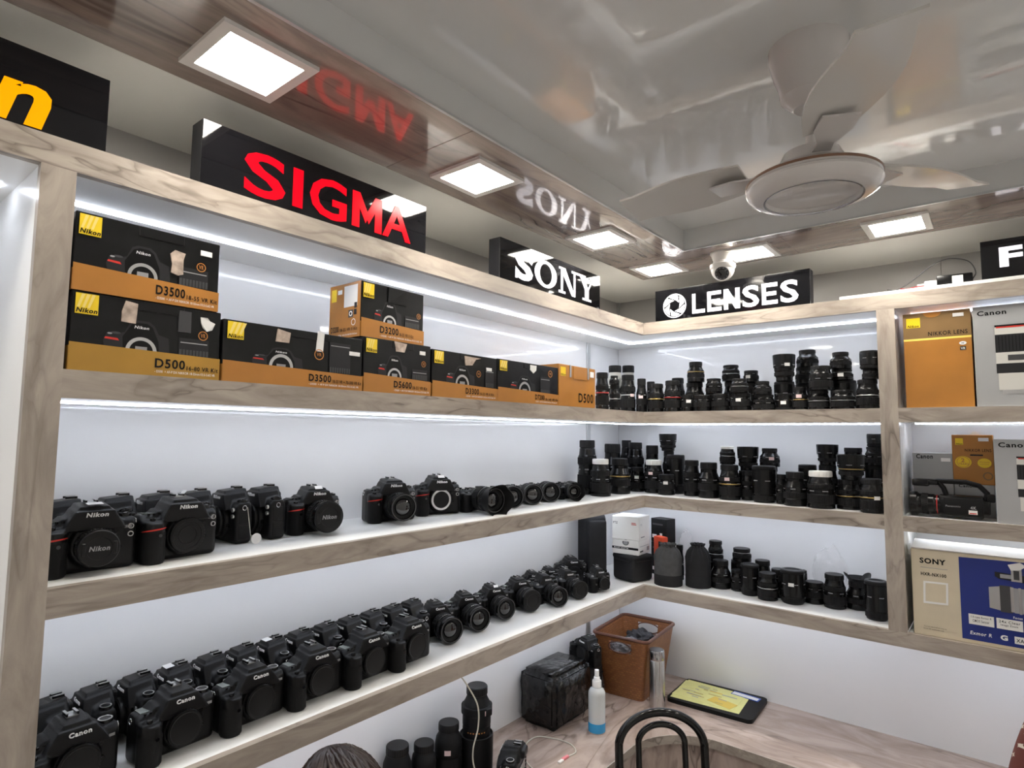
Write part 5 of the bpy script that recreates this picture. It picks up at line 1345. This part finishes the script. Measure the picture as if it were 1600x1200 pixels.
o = put('lens_window', lensd, dc, (0, 0, -.068)); o.rotation_mode = 'QUATERNION'; o.rotation_quaternion = q
led_ = MB().mat('grey_print')
for k in range(10):
    a = 2 * PI * k / 10; led_.lathe([(.0016, .038), (.0016, .0392)], 8, (0, .0215 * math.cos(a), .0215 * math.sin(a)), 'x')
o = put('infrared_lamps', led_.mesh('infrared_lamps'), dc, (0, 0, -.068)); o.rotation_mode = 'QUATERNION'; o.rotation_quaternion = q; o['kind'] = 'stuff'
tag(dc, 'white dome security camera hanging from the wood-look soffit', 'security camera')

# ------------------------------------------------------------------ on top of the shelves: adapter, cords, sheet
ad = empty('power_adapter', (1.480, -.315, TT + .012), math.radians(6))
MB().rbox(-.055, .045, -.022, .022, 0, .038, .004, 2).build('adapter_case', 'black_plastic', ad)
MB().rbox(-.012, .018, -.0226, -.0215, .006, .032, .0003, 1).build('adapter_label', 'sticker', ad)
MB().rbox(-.090, -.052, -.012, .012, .002, .026, .004, 2).build('plug', 'fixture_white', ad)
def arc(pts, n=10):
    """smooth line through points"""
    P = [Vector(p) for p in pts]; out = []
    P = [P[0] * 2 - P[1]] + P + [P[-1] * 2 - P[-2]]
    for i in range(1, len(P) - 2):
        for k in range(n):
            t = k / n; a, b_, c, d = P[i - 1], P[i], P[i + 1], P[i + 2]
            out.append(.5 * ((2 * b_) + (c - a) * t + (2 * a - 5 * b_ + 4 * c - d) * t * t + (3 * b_ - 3 * c + d - a) * t * t * t))
    out.append(P[-2]); return out
MB().tube(arc([(.045, 0, .018), (.055, .01, .045), (.035, .01, .085), (-.02, .01, .100), (-.07, .01, .080), (-.13, 0, .030), (-.17, -.02, .004), (-.20, -.035, .003)]), .0018, 6).build('cord', 'cable_black', ad)
MB().tube(arc([(-.088, 0, .012), (-.115, -.005, .010), (-.14, -.02, .003), (-.16, -.03, .003)]), .0018, 6).build('lead', 'red_ring', ad)
tag(ad, 'black power adapter with white label and looping cord on the top shelf board', 'power adapter')
sh = MB().rbox(1.360, 1.470, -.22, -.12, TT + .0125, TT + .0545, .002, 1).build('box', 'fixture_white'); sh.name = 'junction_box'
tag(sh, 'plain white junction box behind the power adapter on top of the shelves', 'junction box')

# ------------------------------------------------------------------ things on the counter
wrapd = empty('wrapped_parcel', (.105, -.715, CT))
bm = bmesh.new(); bmesh.ops.create_cube(bm, size=1)
for v in bm.verts: v.co = Vector((v.co.x * .185, v.co.y * .275, .105 + v.co.z * .21))
bmesh.ops.bevel(bm, geom=list(bm.edges), offset=.022, segments=3, affect='EDGES'); bmesh.ops.subdivide_edges(bm, edges=list(bm.edges), cuts=3, use_grid_fill=True)
from mathutils import noise
for v in bm.verts:
    n = noise.noise(v.co * 16) * .006 + noise.noise(v.co * 42) * .003
    v.co += Vector((v.co.x, v.co.y, v.co.z - .105)).normalized() * n
    v.co.z = max(v.co.z, 0)
me = bpy.data.meshes.new('film_wrap'); bm.to_mesh(me); bm.free(); me.materials.append(MATS['wrap_black']); me.shade_smooth()
put('film_wrap', me, wrapd)
rnd = random.Random(4); mb = MB()
for k in range(26):
    # creases of the stretch film on the front, end and top
    f = rnd.random()
    if f < .5: p0 = Vector((.094, rnd.uniform(-.11, .12), rnd.uniform(.05, .19))); d = Vector((0, rnd.uniform(-.03, .03), -rnd.uniform(.03, .09)))
    elif f < .8: p0 = Vector((rnd.uniform(-.07, .06), -.139, rnd.uniform(.04, .18))); d = Vector((rnd.uniform(.02, .06), 0, rnd.uniform(-.03, .01)))
    else: p0 = Vector((rnd.uniform(-.07, .07), rnd.uniform(-.12, .10), .2115)); d = Vector((rnd.uniform(-.02, .02), rnd.uniform(.02, .07), 0))
    mb.tube([p0, p0 + d * .5 + Vector((.001, .001, .001)), p0 + d], [.0004, .0012, .0003], 5)
o = mb.build('film_creases', 'wrap_black', wrapd); o['kind'] = 'stuff'
tag(wrapd, 'parcel wrapped in shiny black stretch film on the counter', 'parcel')
cg = place_camera('canon', .105, -.480, CT + .145, -110, 'cap', 'black camera grip unit standing on a black case beside the brown basket', None, .95)
e = empty('case', (.085, -.480, CT)); MB().rbox(-.070, .070, -.055, .055, 0, .144, .010, 3).build('case_body', 'nylon_black', e); MB().rbox(-.0715, .0715, -.0565, .0565, .100, .108, .002, 1).build('case_seam', 'black_rubber', e)
tag(e, 'black soft case under a camera between the parcel and the basket', 'case')
# spray bottle
sb = empty('spray_bottle', (.300, -.716, CT))
MB().lathe([(.030, 0), (.033, .003), (.033, .032), (.033, .140), (.032, .150), (.026, .160), (.0165, .166), (.0165, .172)], 40).build('bottle_body', 'bottle', sb)
MB().lathe([(.0295, .0015), (.0322, .004), (.0322, .036)], 40).build('blue_liquid', 'blue_liquid', sb)
MB().lathe([(.0335, .004), (.0338, .006), (.0338, .036), (.0335, .038)], 40, cap0=False, cap1=False).build('liquid_tint', 'blue_liquid', sb)
MB().lathe([(.018, .168), (.018, .190), (.017, .192)], 40, rib=.03).build('collar', 'bottle_cap', sb)
MB().lathe([(.012, .191), (.012, .204), (.009, .206), (.009, .228), (.0085, .231)], 28).build('spray_head', 'bottle_cap', sb)
tag(sb, 'clear spray bottle with white pump and blue liquid on the counter', 'bottle')
# basket
bk = empty('basket', (.212, -.235, CT), math.radians(5))
bw0, bw1, bd0, bd1, bh = .092, .132, .140, .172, .272
def rr(w, d, r, z, n=6):
    P = []
    for (cx, cy, a0) in ((w - r, d - r, 0), (-w + r, d - r, PI / 2), (-w + r, -d + r, PI), (w - r, -d + r, 1.5 * PI)):
        for i in range(n + 1): a = a0 + PI / 2 * i / n; P.append((cx + r * math.cos(a), cy + r * math.sin(a), z))
    return P
def shell(name, rows, m, cap=None):
    n = len(rows[0]); vs = [p for r_ in rows for p in r_]; fs = []
    for k in range(len(rows) - 1):
        for i in range(n): fs.append((k * n + i, k * n + (i + 1) % n, (k + 1) * n + (i + 1) % n, (k + 1) * n + i))
    if cap == 0: fs.append(tuple(reversed(range(n))))
    MB().add(vs, fs).build(name, m, bk)
# walls as a grid with hand holes on the two short ends
zl = [0, .03, .10, .196, .208, .228, .240, .258]
def wd(z): t = z / bh; return bw0 + (bw1 - bw0) * t, bd0 + (bd1 - bd0) * t
def wall_rows(off):
    rows = []
    for z in zl:
        w, d = wd(z); w += off; d += off; r_ = .022; P = []
        def seg(a, b_, n): return [(a[0] + (b_[0] - a[0]) * i / n, a[1] + (b_[1] - a[1]) * i / n, z) for i in range(n)]
        def cor(cx, cy, a0): return [(cx + r_ * math.cos(a0 + PI / 2 * i / 5), cy + r_ * math.sin(a0 + PI / 2 * i / 5), z) for i in range(5)]
        P += cor(w - r_, d - r_, 0); P += seg((w - r_, d), (-w + r_, d), 12); P += cor(-w + r_, d - r_, PI / 2); P += seg((-w, d - r_), (-w, -d + r_), 12)
        P += cor(-w + r_, -d + r_, PI); P += seg((-w + r_, -d), (w - r_, -d), 12); P += cor(w - r_, -d + r_, 1.5 * PI); P += seg((w, -d + r_), (w, d - r_), 12)
        rows.append(P)
    return rows
ro, ri = wall_rows(0), wall_rows(-.004); n = len(ro[0]); K = len(zl)
vs = [p for r_ in ro for p in r_] + [p for r_ in ri for p in r_]; fs = []; O = K * n
hole = lambda k, i: (k in (3, 4, 5, 6) and (i in range(5 + 3, 5 + 9) or i in range(39 + 3, 39 + 9))) and not (k in (3, 6) ) 
for k in range(K - 1):
    for i in range(n):
        j = (i + 1) % n
        h = (k in (3, 4, 5)) and (8 <= i <= 13 or 42 <= i <= 47)
        if h: continue
        fs.append((k * n + i, k * n + j, (k + 1) * n + j, (k + 1) * n + i)); fs.append((O + k * n + i, O + (k + 1) * n + i, O + (k + 1) * n + j, O + k * n + j))
for (a, b_) in ((8, 13), (42, 47)):
    for i in range(a, b_ + 1):
        for k in (3, 6): fs.append((k * n + i, k * n + i + 1, O + k * n + i + 1, O + k * n + i))
    for k in (3, 4, 5):
        for i in (a, b_ + 1): fs.append((k * n + i, (k + 1) * n + i, O + (k + 1) * n + i, O + k * n + i))
MB().add(vs, fs).build('woven_wall', 'basket_weave', bk)
MB().prism([(p[0], p[1]) for p in rr(bw0 + .003, bd0 + .003, .022, 0)], 0, .022).build('base', 'basket_weave', bk)
w, d = wd(.258); 
pts = [(p[0], p[1], .262) for p in rr(w + .001, d + .001, .024, 0)]
MB().tube(pts, .0075, 8, True).build('rim', 'basket_rim', bk)
for k, sg in enumerate((-1, 1)):
    w, d = wd(.218); MB().tube([(.055 * math.cos(a * PI / 12), sg * (d + .001), .218 + .024 * math.sin(a * PI / 12)) for a in range(24)], .0028, 6, True).build('handle_rim', 'basket_rim', bk)
tag(bk, 'brown woven plastic basket with hand holes holding grey cloths', 'basket')
for k, (dx, dy, sx, sy, m, lab) in enumerate(((.0, -.085, .062, .055, 'cloth_grey', 'crumpled grey cleaning cloth in the front of the brown basket'), (.0, .060, .060, .060, 'cloth_dark', 'crumpled dark cloth in the back of the brown basket'))):
    o = crumple('cloth', (.212 + dx, -.235 + dy, CT + .135), sx * 1.2, sy, .050, m, lab, 'cloth', 20 + k, .22)
# steel flask
fk = empty('steel_flask', (.388, -.372, CT))
MB().lathe([(.030, 0), (.033, .003), (.033, .196), (.0315, .199)], 44).build('flask_body', 'steel', fk)
MB().lathe([(.0318, .199), (.0330, .201), (.0330, .232), (.0315, .238), (.030, .239)], 44).build('lid', 'steel_cap', fk)
MB().lathe([(.0292, .2388), (.0285, .2400)], 36).build('lid_disc', 'mid_print', fk)
tag(fk, 'brushed steel vacuum flask standing beside the brown basket', 'flask')
# black tray with yellow papers
ty = empty('tray', (.562, -.148, CT), math.radians(3))
MB().prism([(p[0], p[1]) for p in rr(.180, .132, .022, 0)], 0, .016).build('tray_body', 'black_matte', ty)
tag(ty, 'black flat tray lying on the counter under yellow papers', 'tray')
def sheet(x, y, z, w, d, deg, m, lab, prints=0, seed=1, bend=.0):
    e = empty('paper', (x, y, z), math.radians(deg)); mb = MB(); nx = 8; vs = []; fs = []
    for i in range(nx + 1):
        for j in (0, 1):
            u = -w / 2 + w * i / nx; vs.append((u, (-d / 2, d / 2)[j], .0006 + bend * (i / nx) ** 2 + (.002 if j and bend else 0)))
    k = len(vs); vs += [(p[0], p[1], p[2] - .0005) for p in vs]
    for i in range(nx): fs += [(2 * i, 2 * i + 2, 2 * i + 3, 2 * i + 1), (k + 2 * i, k + 2 * i + 1, k + 2 * i + 3, k + 2 * i + 2), (2 * i, k + 2 * i, k + 2 * i + 2, 2 * i + 2), (2 * i + 1, 2 * i + 3, k + 2 * i + 3, k + 2 * i + 1)]
    fs += [(0, 1, k + 1, k), (2 * nx, k + 2 * nx, k + 2 * nx + 1, 2 * nx + 1)]
    mb.add(vs, fs).build('sheet', m, e, 0)
    if prints:
        rd = random.Random(seed); F = Face((-w / 2, -d / 2, .0006), (1, 0, 0), (0, 1, 0), (0, 0, 1)); F.lay = .0003
        for q in range(prints):
            a, b_ = rd.uniform(.04, .72) * w, rd.uniform(.06, .86) * d; F.rect(a, b_, a + rd.uniform(.06, .25) * w, b_ + rd.uniform(.008, .05) * d, rd.choice(('paper_print', 'paper_grey', 'paper_orange')))
            if bend: break
        F.build('print', e)
    tag(e, lab, 'paper', 'yellow papers on the black tray'); return e
sheet(.535, -.150, CT + .0162, .290, .215, 5, 'paper_yellow', 'large yellow sheet lying lowest on the black tray', 0)
sheet(.525, -.140, CT + .0176, .265, .195, 1, 'paper_yellow', 'yellow printed sheet on top of the papers on the tray', 22, 5)
sheet(.600, -.190, CT + .0190, .110, .060, -14, 'paper_orange', 'small orange slip lying across the yellow sheets', 3, 3)
cdp = empty('card_holder', (.655, -.055, CT + .0162), math.radians(-4)); MB().rbox(-.060, .060, -.020, .020, 0, .003, .001, 1).build('card', 'blue_plastic', cdp); MB().rbox(-.055, .055, -.017, .010, .003, .0034, .0001, 1).build('card_print', 'white_print', cdp)
tag(cdp, 'blue card holder at the back edge of the black tray', 'card holder')
# charging cable: hangs from the shelf, lies across the counter
cb_ = empty('charging_cable', (0, 0, 0))
MB().tube(arc([(.300, -1.500, SHELVES[2][1] - .002), (.315, -1.475, 1.165), (.325, -1.440, 1.10), (.315, -1.425, 1.03), (.300, -1.430, .96), (.300, -1.420, .90), (.335, -1.395, .82), (.352, -1.350, CT + .003), (.374, -1.26, CT + .003), (.345, -1.13, CT + .003), (.24, -1.080, CT + .003), (.165, -1.01, CT + .003), (.150, -.915, CT + .003), (.212, -.878, CT + .003), (.280, -.872, CT + .003), (.326, -.905, CT + .003), (.322, -.950, CT + .003)], 8), .0022, 8).build('cord', 'cable_white', cb_)
o = MB().rbox(-.0055, .0055, -.018, .018, -.0025, .0055, .002, 2).build('plug_grip', 'pink_plastic', cb_); o.location = (.321, -.967, CT + .003); o.rotation_euler = (0, 0, -.05)
o = MB().rbox(-.0055, .0055, -.016, .010, -.002, .0045, .001, 1).build('plug_tip', 'fixture_white', cb_); o.location = (.322, -.992, CT + .003)
o = MB().rbox(-.004, .004, -.012, .012, -.004, .003, .001, 1).build('tape', 'pink_plastic', cb_); o.location = (.300, -1.502, SHELVES[2][1] - .005)
tag(cb_, 'white charging cable hanging from the shelf and lying across the counter', 'cable')

# ------------------------------------------------------------------ chair with looped tube back
ch = empty('chair', (.650, -.852, 0), math.radians(219))   # back to the counter corner, seat to the room
def loop(w, h0, h1, lean=.05, n=20):
    P = [(-w, 0, h0), (-w, -lean * .35, h0 + (h1 - w * .8 - h0) * .35), (-w, -lean * .7, h0 + (h1 - w * .8 - h0) * .7)]
    for i in range(n + 1):
        a = PI - PI * i / n; P.append((w * math.cos(a), -lean, h1 - w * .8 + w * .8 * math.sin(a)))
    P += [(w, -lean * .7, h0 + (h1 - w * .8 - h0) * .7), (w, -lean * .35, h0 + (h1 - w * .8 - h0) * .35), (w, 0, h0)]; return P
MB().tube(arc(loop(.148, .42, .955), 3), .0145, 14).build('back_loop', 'chair_black', ch)
MB().tube(arc(loop(.080, .44, .915), 3), .0105, 12).build('inner_loop', 'chair_black', ch)
MB().lathe([(.19, .435), (.20, .440), (.20, .462), (.185, .475), (.02, .480)], 44, (0, .19, 0)).build('seat', 'seat_vinyl', ch)
MB().tube([(.195 * math.cos(2 * PI * i / 36), .19 + .195 * math.sin(2 * PI * i / 36), .428) for i in range(36)], .011, 10, True).build('seat_ring', 'chair_black', ch)
for sx, sy in ((-1, -1), (1, -1), (-1, 1), (1, 1)):
    MB().tube([(sx * .135, .19 + sy * .135, .43), (sx * .17, .19 + sy * .175, .008)], .011, 10).build('leg', 'chair_black', ch)
MB().tube([(.155 * math.cos(2 * PI * i / 36), .19 + .155 * math.sin(2 * PI * i / 36), .20) for i in range(36)], .007, 8, True).build('stretcher', 'chair_black', ch)
tag(ch, 'glossy black tube chair with a double looped back at the counter corner', 'chair')

# ------------------------------------------------------------------ people
def skin_body(name, joints, bones, m, sub=2, parent=None, root=0):
    me = bpy.data.meshes.new(name); names = list(joints)
    me.from_pydata([joints[n][0] for n in names], [(names.index(a), names.index(b_)) for a, b_ in bones], [])
    o = put(name, me, parent)
    sk = o.modifiers.new('skin', 'SKIN'); sk.use_smooth_shade = True
    for i, n in enumerate(names):
        r = joints[n][1]; me.skin_vertices[0].data[i].radius = r if isinstance(r, tuple) else (r, r)
        me.skin_vertices[0].data[i].use_root = (i == root)
    sb_ = o.modifiers.new('sub', 'SUBSURF'); sb_.levels = sub; sb_.render_levels = sub
    bpy.context.view_layer.update(); dg = bpy.context.evaluated_depsgraph_get()
    out = bpy.data.meshes.new_from_object(o.evaluated_get(dg)); o.modifiers.clear(); o.data = out
    out.materials.clear(); out.materials.append(MATS[m]); out.shade_smooth()
    return o
def hand(parent, wrist, fdir, pdir, m='skin'):
    """palm, four fingers and thumb from the wrist along fdir; pdir points out of the back of the hand"""
    f = Vector(fdir).normalized(); p = Vector(pdir); p = (p - f * p.dot(f)).normalized(); s = f.cross(p); w = Vector(wrist)
    J = {'w': (w, .022), 'p': (w + f * .05, (.030, .016))}; B = [('w', 'p')]
    for k, (o, L) in enumerate(((-.028, .062), (-.010, .074), (.010, .070), (.027, .055))):
        a = w + f * .075 + s * o
        J['k%d' % k] = (a, .010); J['m%d' % k] = (a + f * L * .5 - p * .008, .0085); J['t%d' % k] = (a + f * L * .9 - p * .024, .0072)
        B += [('p', 'k%d' % k), ('k%d' % k, 'm%d' % k), ('m%d' % k, 't%d' % k)]
    J['h0'] = (w + f * .03 + s * -.034, .011); J['h1'] = (w + f * .055 + s * -.052 - p * .006, .0095); J['h2'] = (w + f * .078 + s * -.058 - p * .014, .008)
    B += [('w', 'h0'), ('h0', 'h1'), ('h1', 'h2')]
    return skin_body('hand', J, B, m, 1, parent)
def head(parent, c, face, m_hair, long_hair=True, tilt=0.0, s=1.0):
    """c: centre of the head, face: direction it looks"""
    f = Vector(face).normalized(); q = f.to_track_quat('X', 'Z')
    hb = bmesh.new(); bmesh.ops.create_uvsphere(hb, u_segments=32, v_segments=24, radius=1)
    for v in hb.verts:
        x, y, z = v.co
        k = 1 - .28 * max(0, -z) ** 1.5
        X = x * .095 * (1 if x < 0 else .96) + (.012 * max(0, -z) if x > 0 else 0); Y = y * .074 * k; Z = z * .115
        # brow, nose, eye sockets, chin
        if x > 0:
            X += .020 * math.exp(-((y / .16) ** 2)) * math.exp(-(((z + .10) / .20) ** 2)) - .008 * math.exp(-(((abs(y) - .38) / .16) ** 2)) * math.exp(-(((z - .08) / .12) ** 2)) + .006 * math.exp(-((y / .3) ** 2)) * math.exp(-(((z + .42) / .10) ** 2))
        v.co = Vector((X, Y, Z)) * s
    me = bpy.data.meshes.new('head'); hb.to_mesh(me); hb.free(); me.materials.append(MATS['skin']); me.shade_smooth()
    o = put('head', me, parent, c); o.rotation_mode = 'QUATERNION'; o.rotation_quaternion = q
    for sg in (-1, 1):
        MB().lathe([(.0005, -.010), (.008, -.007), (.0105, 0), (.008, .007), (.0005, .010)], 14, (.080 * s, sg * .030 * s, .008 * s), 'x').build('eye', 'eye_white', o)
        MB().lathe([(.0048, .0102), (.003, .0115)], 12, (.080 * s, sg * .030 * s, .008 * s), 'x').build('iris', 'black_print', o)
        MB().rbox(.083 * s, .090 * s, sg * .030 * s - .016, sg * .030 * s + .016, .026 * s, .031 * s, .002, 1).build('eyebrow', 'hair', o)
        eb = MB().lathe([(.006, -.010), (.020, -.006), (.022, .002), (.014, .006)], 20, (0, 0, 0), 'x').build('ear', 'skin', o); eb.location = (-.005, sg * .074 * s, -.004); eb.rotation_euler = (0, 0, sg * PI / 2 * .85)
    MB().rbox(.088 * s, .099 * s, -.022 * s, .022 * s, -.058 * s, -.047 * s, .004, 2).build('mouth', 'lip', o)
    # hair: cap plus combed locks
    cap = MB(); rd = random.Random(5)
    hb = bmesh.new(); bmesh.ops.create_uvsphere(hb, u_segments=32, v_segments=20, radius=1)
    dele = [v for v in hb.verts if v.co.z < (-.55 if v.co.x < .1 else .35 + .25 * v.co.x)]
    bmesh.ops.delete(hb, geom=dele, context='VERTS')
    for v in hb.verts: v.co = Vector((v.co.x * .106 - .004, v.co.y * .086, v.co.z * .124 + .002)) * s
    me = bpy.data.meshes.new('hair'); hb.to_mesh(me); hb.free(); me.materials.append(MATS[m_hair]); me.shade_smooth()
    ho = put('hair', me, o)
    lk = MB()
    for k in range(420):
        a = rd.uniform(0, 2 * PI); st_ = rd.uniform(0, .25); P = []; L = rd.uniform(1.6, 2.2 if long_hair else 1.75)
        if abs(math.cos(a)) > .75 and math.cos(a) > 0: L = rd.uniform(.7, 1.0)
        for i in range(7):
            th = st_ + L * i / 6; aa = a + .25 * math.sin(th * 2 + k) * rd.uniform(.3, 1)
            r_ = 1.02 + .05 * math.sin(k * 1.7)
            z_ = math.cos(th); rho = math.sin(min(th, PI * .62))
            P.append(Vector((rho * math.cos(aa) * .110 - .005, rho * math.sin(aa) * .090, z_ * .128 + .003)) * r_ * s)
        lk.tube(P, [.002, .0035, .004, .004, .0035, .003, .001], 5)
    l_ = lk.build('hair_locks', m_hair, o); l_['kind'] = 'stuff'
    return o
# seated person by the left counter (only the hair is in the picture)
p1 = empty('person', (0, 0, 0))
px, py = .72, -2.085
J = {'pelvis': (V(px + .05, py, .56), .125), 'waist': (V(px + .03, py, .70), .115), 'chest': (V(px - .02, py, .90), (.135, .115)), 'neckb': (V(px - .075, py, 1.03), .065),
     'shL': (V(px - .05, py - .155, .985), .062), 'elL': (V(px - .12, py - .21, .80), .046), 'wrL': (V(px - .30, py - .12, .80), .034),
     'shR': (V(px - .05, py + .155, .985), .062), 'elR': (V(px - .12, py + .21, .80), .046), 'wrR': (V(px - .30, py + .12, .80), .034),
     'hipL': (V(px + .0, py - .085, .54), .095), 'knL': (V(px - .195, py - .10, .55), .070), 'anL': (V(px - .16, py - .10, .10), .045),
     'hipR': (V(px + .0, py + .085, .54), .095), 'knR': (V(px - .195, py + .10, .55), .070), 'anR': (V(px - .16, py + .10, .10), .045)}
Bn = [('pelvis', 'waist'), ('waist', 'chest'), ('chest', 'neckb'), ('chest', 'shL'), ('shL', 'elL'), ('elL', 'wrL'), ('chest', 'shR'), ('shR', 'elR'), ('elR', 'wrR'), ('pelvis', 'hipL'), ('hipL', 'knL'), ('knL', 'anL'), ('pelvis', 'hipR'), ('hipR', 'knR'), ('knR', 'anR')]
skin_body('body', J, Bn, 'kurta_navy', 2, p1)
for sg in (-1, 1):
    hand(p1, (px - .31, py + sg * .115, .802), (-.9, -sg * .3, -.1), (0, 0, 1))
    MB().rbox(px - .29, px - .09, py + sg * .10 - .045, py + sg * .10 + .045, .002, .085, .030, 3).build('shoe', 'shoe', p1)
MB().tube([(px - .085, py, 1.02), (px - .125, py, 1.09)], .052, 14).build('neck', 'skin', p1)
head(p1, (px - .165, py + .0, 1.150), (-.9, .1, -.45), 'hair_brown')
tag(p1, 'seated person with dark brown hair by the counter', 'person')
stl = empty('stool', (px + .04, py, 0)); MB().lathe([(.15, .40), (.165, .405), (.165, .425), (.15, .435)], 40).build('seat', 'seat_vinyl', stl)
for k in range(4):
    a = PI / 4 + k * PI / 2; MB().tube([(.11 * math.cos(a), .11 * math.sin(a), .40), (.16 * math.cos(a), .16 * math.sin(a), .008)], .012, 10).build('leg', 'chair_black', stl)
tag(stl, 'round black stool under the person with brown hair', 'stool')
# standing person in a patterned maroon kurta at the right edge of the picture
p2 = empty('person', (0, 0, 0))
px, py = 1.820, -1.02
J = {'pelvis': (V(px, py, .90), (.155, .120)), 'waist': (V(px, py, 1.05), (.140, .110)), 'chest': (V(px, py, 1.24), (.150, .115)), 'neckb': (V(px, py + .01, 1.40), .062),
     'shL': (V(px - .165, py, 1.335), .062), 'elL': (V(px - .235, py - .01, 1.08), .050), 'wrL': (V(px - .215, py + .13, .90), .036),
     'shR': (V(px + .165, py, 1.335), .062), 'elR': (V(px + .235, py - .01, 1.08), .050), 'wrR': (V(px + .215, py + .13, .90), .036),
     'hem': (V(px, py, .62), (.185, .150))}
Bn = [('pelvis', 'waist'), ('waist', 'chest'), ('chest', 'neckb'), ('chest', 'shL'), ('shL', 'elL'), ('elL', 'wrL'), ('chest', 'shR'), ('shR', 'elR'), ('elR', 'wrR'), ('pelvis', 'hem')]
skin_body('kurta', J, Bn, 'kurta_maroon', 2, p2)
J = {'p': (V(px, py, .80), .10), 'hl': (V(px - .085, py, .70), .085), 'kl': (V(px - .09, py + .01, .45), .062), 'al': (V(px - .095, py, .07), .045), 'hr': (V(px + .085, py, .70), .085), 'kr': (V(px + .09, py + .01, .45), .062), 'ar': (V(px + .095, py, .07), .045)}
skin_body('trousers', J, [('p', 'hl'), ('hl', 'kl'), ('kl', 'al'), ('p', 'hr'), ('hr', 'kr'), ('kr', 'ar')], 'trouser', 2, p2)
for sg in (-1, 1):
    hand(p2, (px + sg * .213, py + .140, .885), (0, .55, -.8), (sg * 1, 0, .1))
    MB().rbox(px + sg * .095 - .045, px + sg * .095 + .045, py - .07, py + .16, .002, .080, .028, 3).build('shoe', 'shoe', p2)
MB().tube([(px, py + .008, 1.38), (px, py + .018, 1.48)], .050, 14).build('neck', 'skin', p2)
head(p2, (px, py + .030, 1.565), (-.1, 1, -.15), 'hair', False)
tag(p2, 'standing person in a maroon kurta with small white star pattern', 'person')
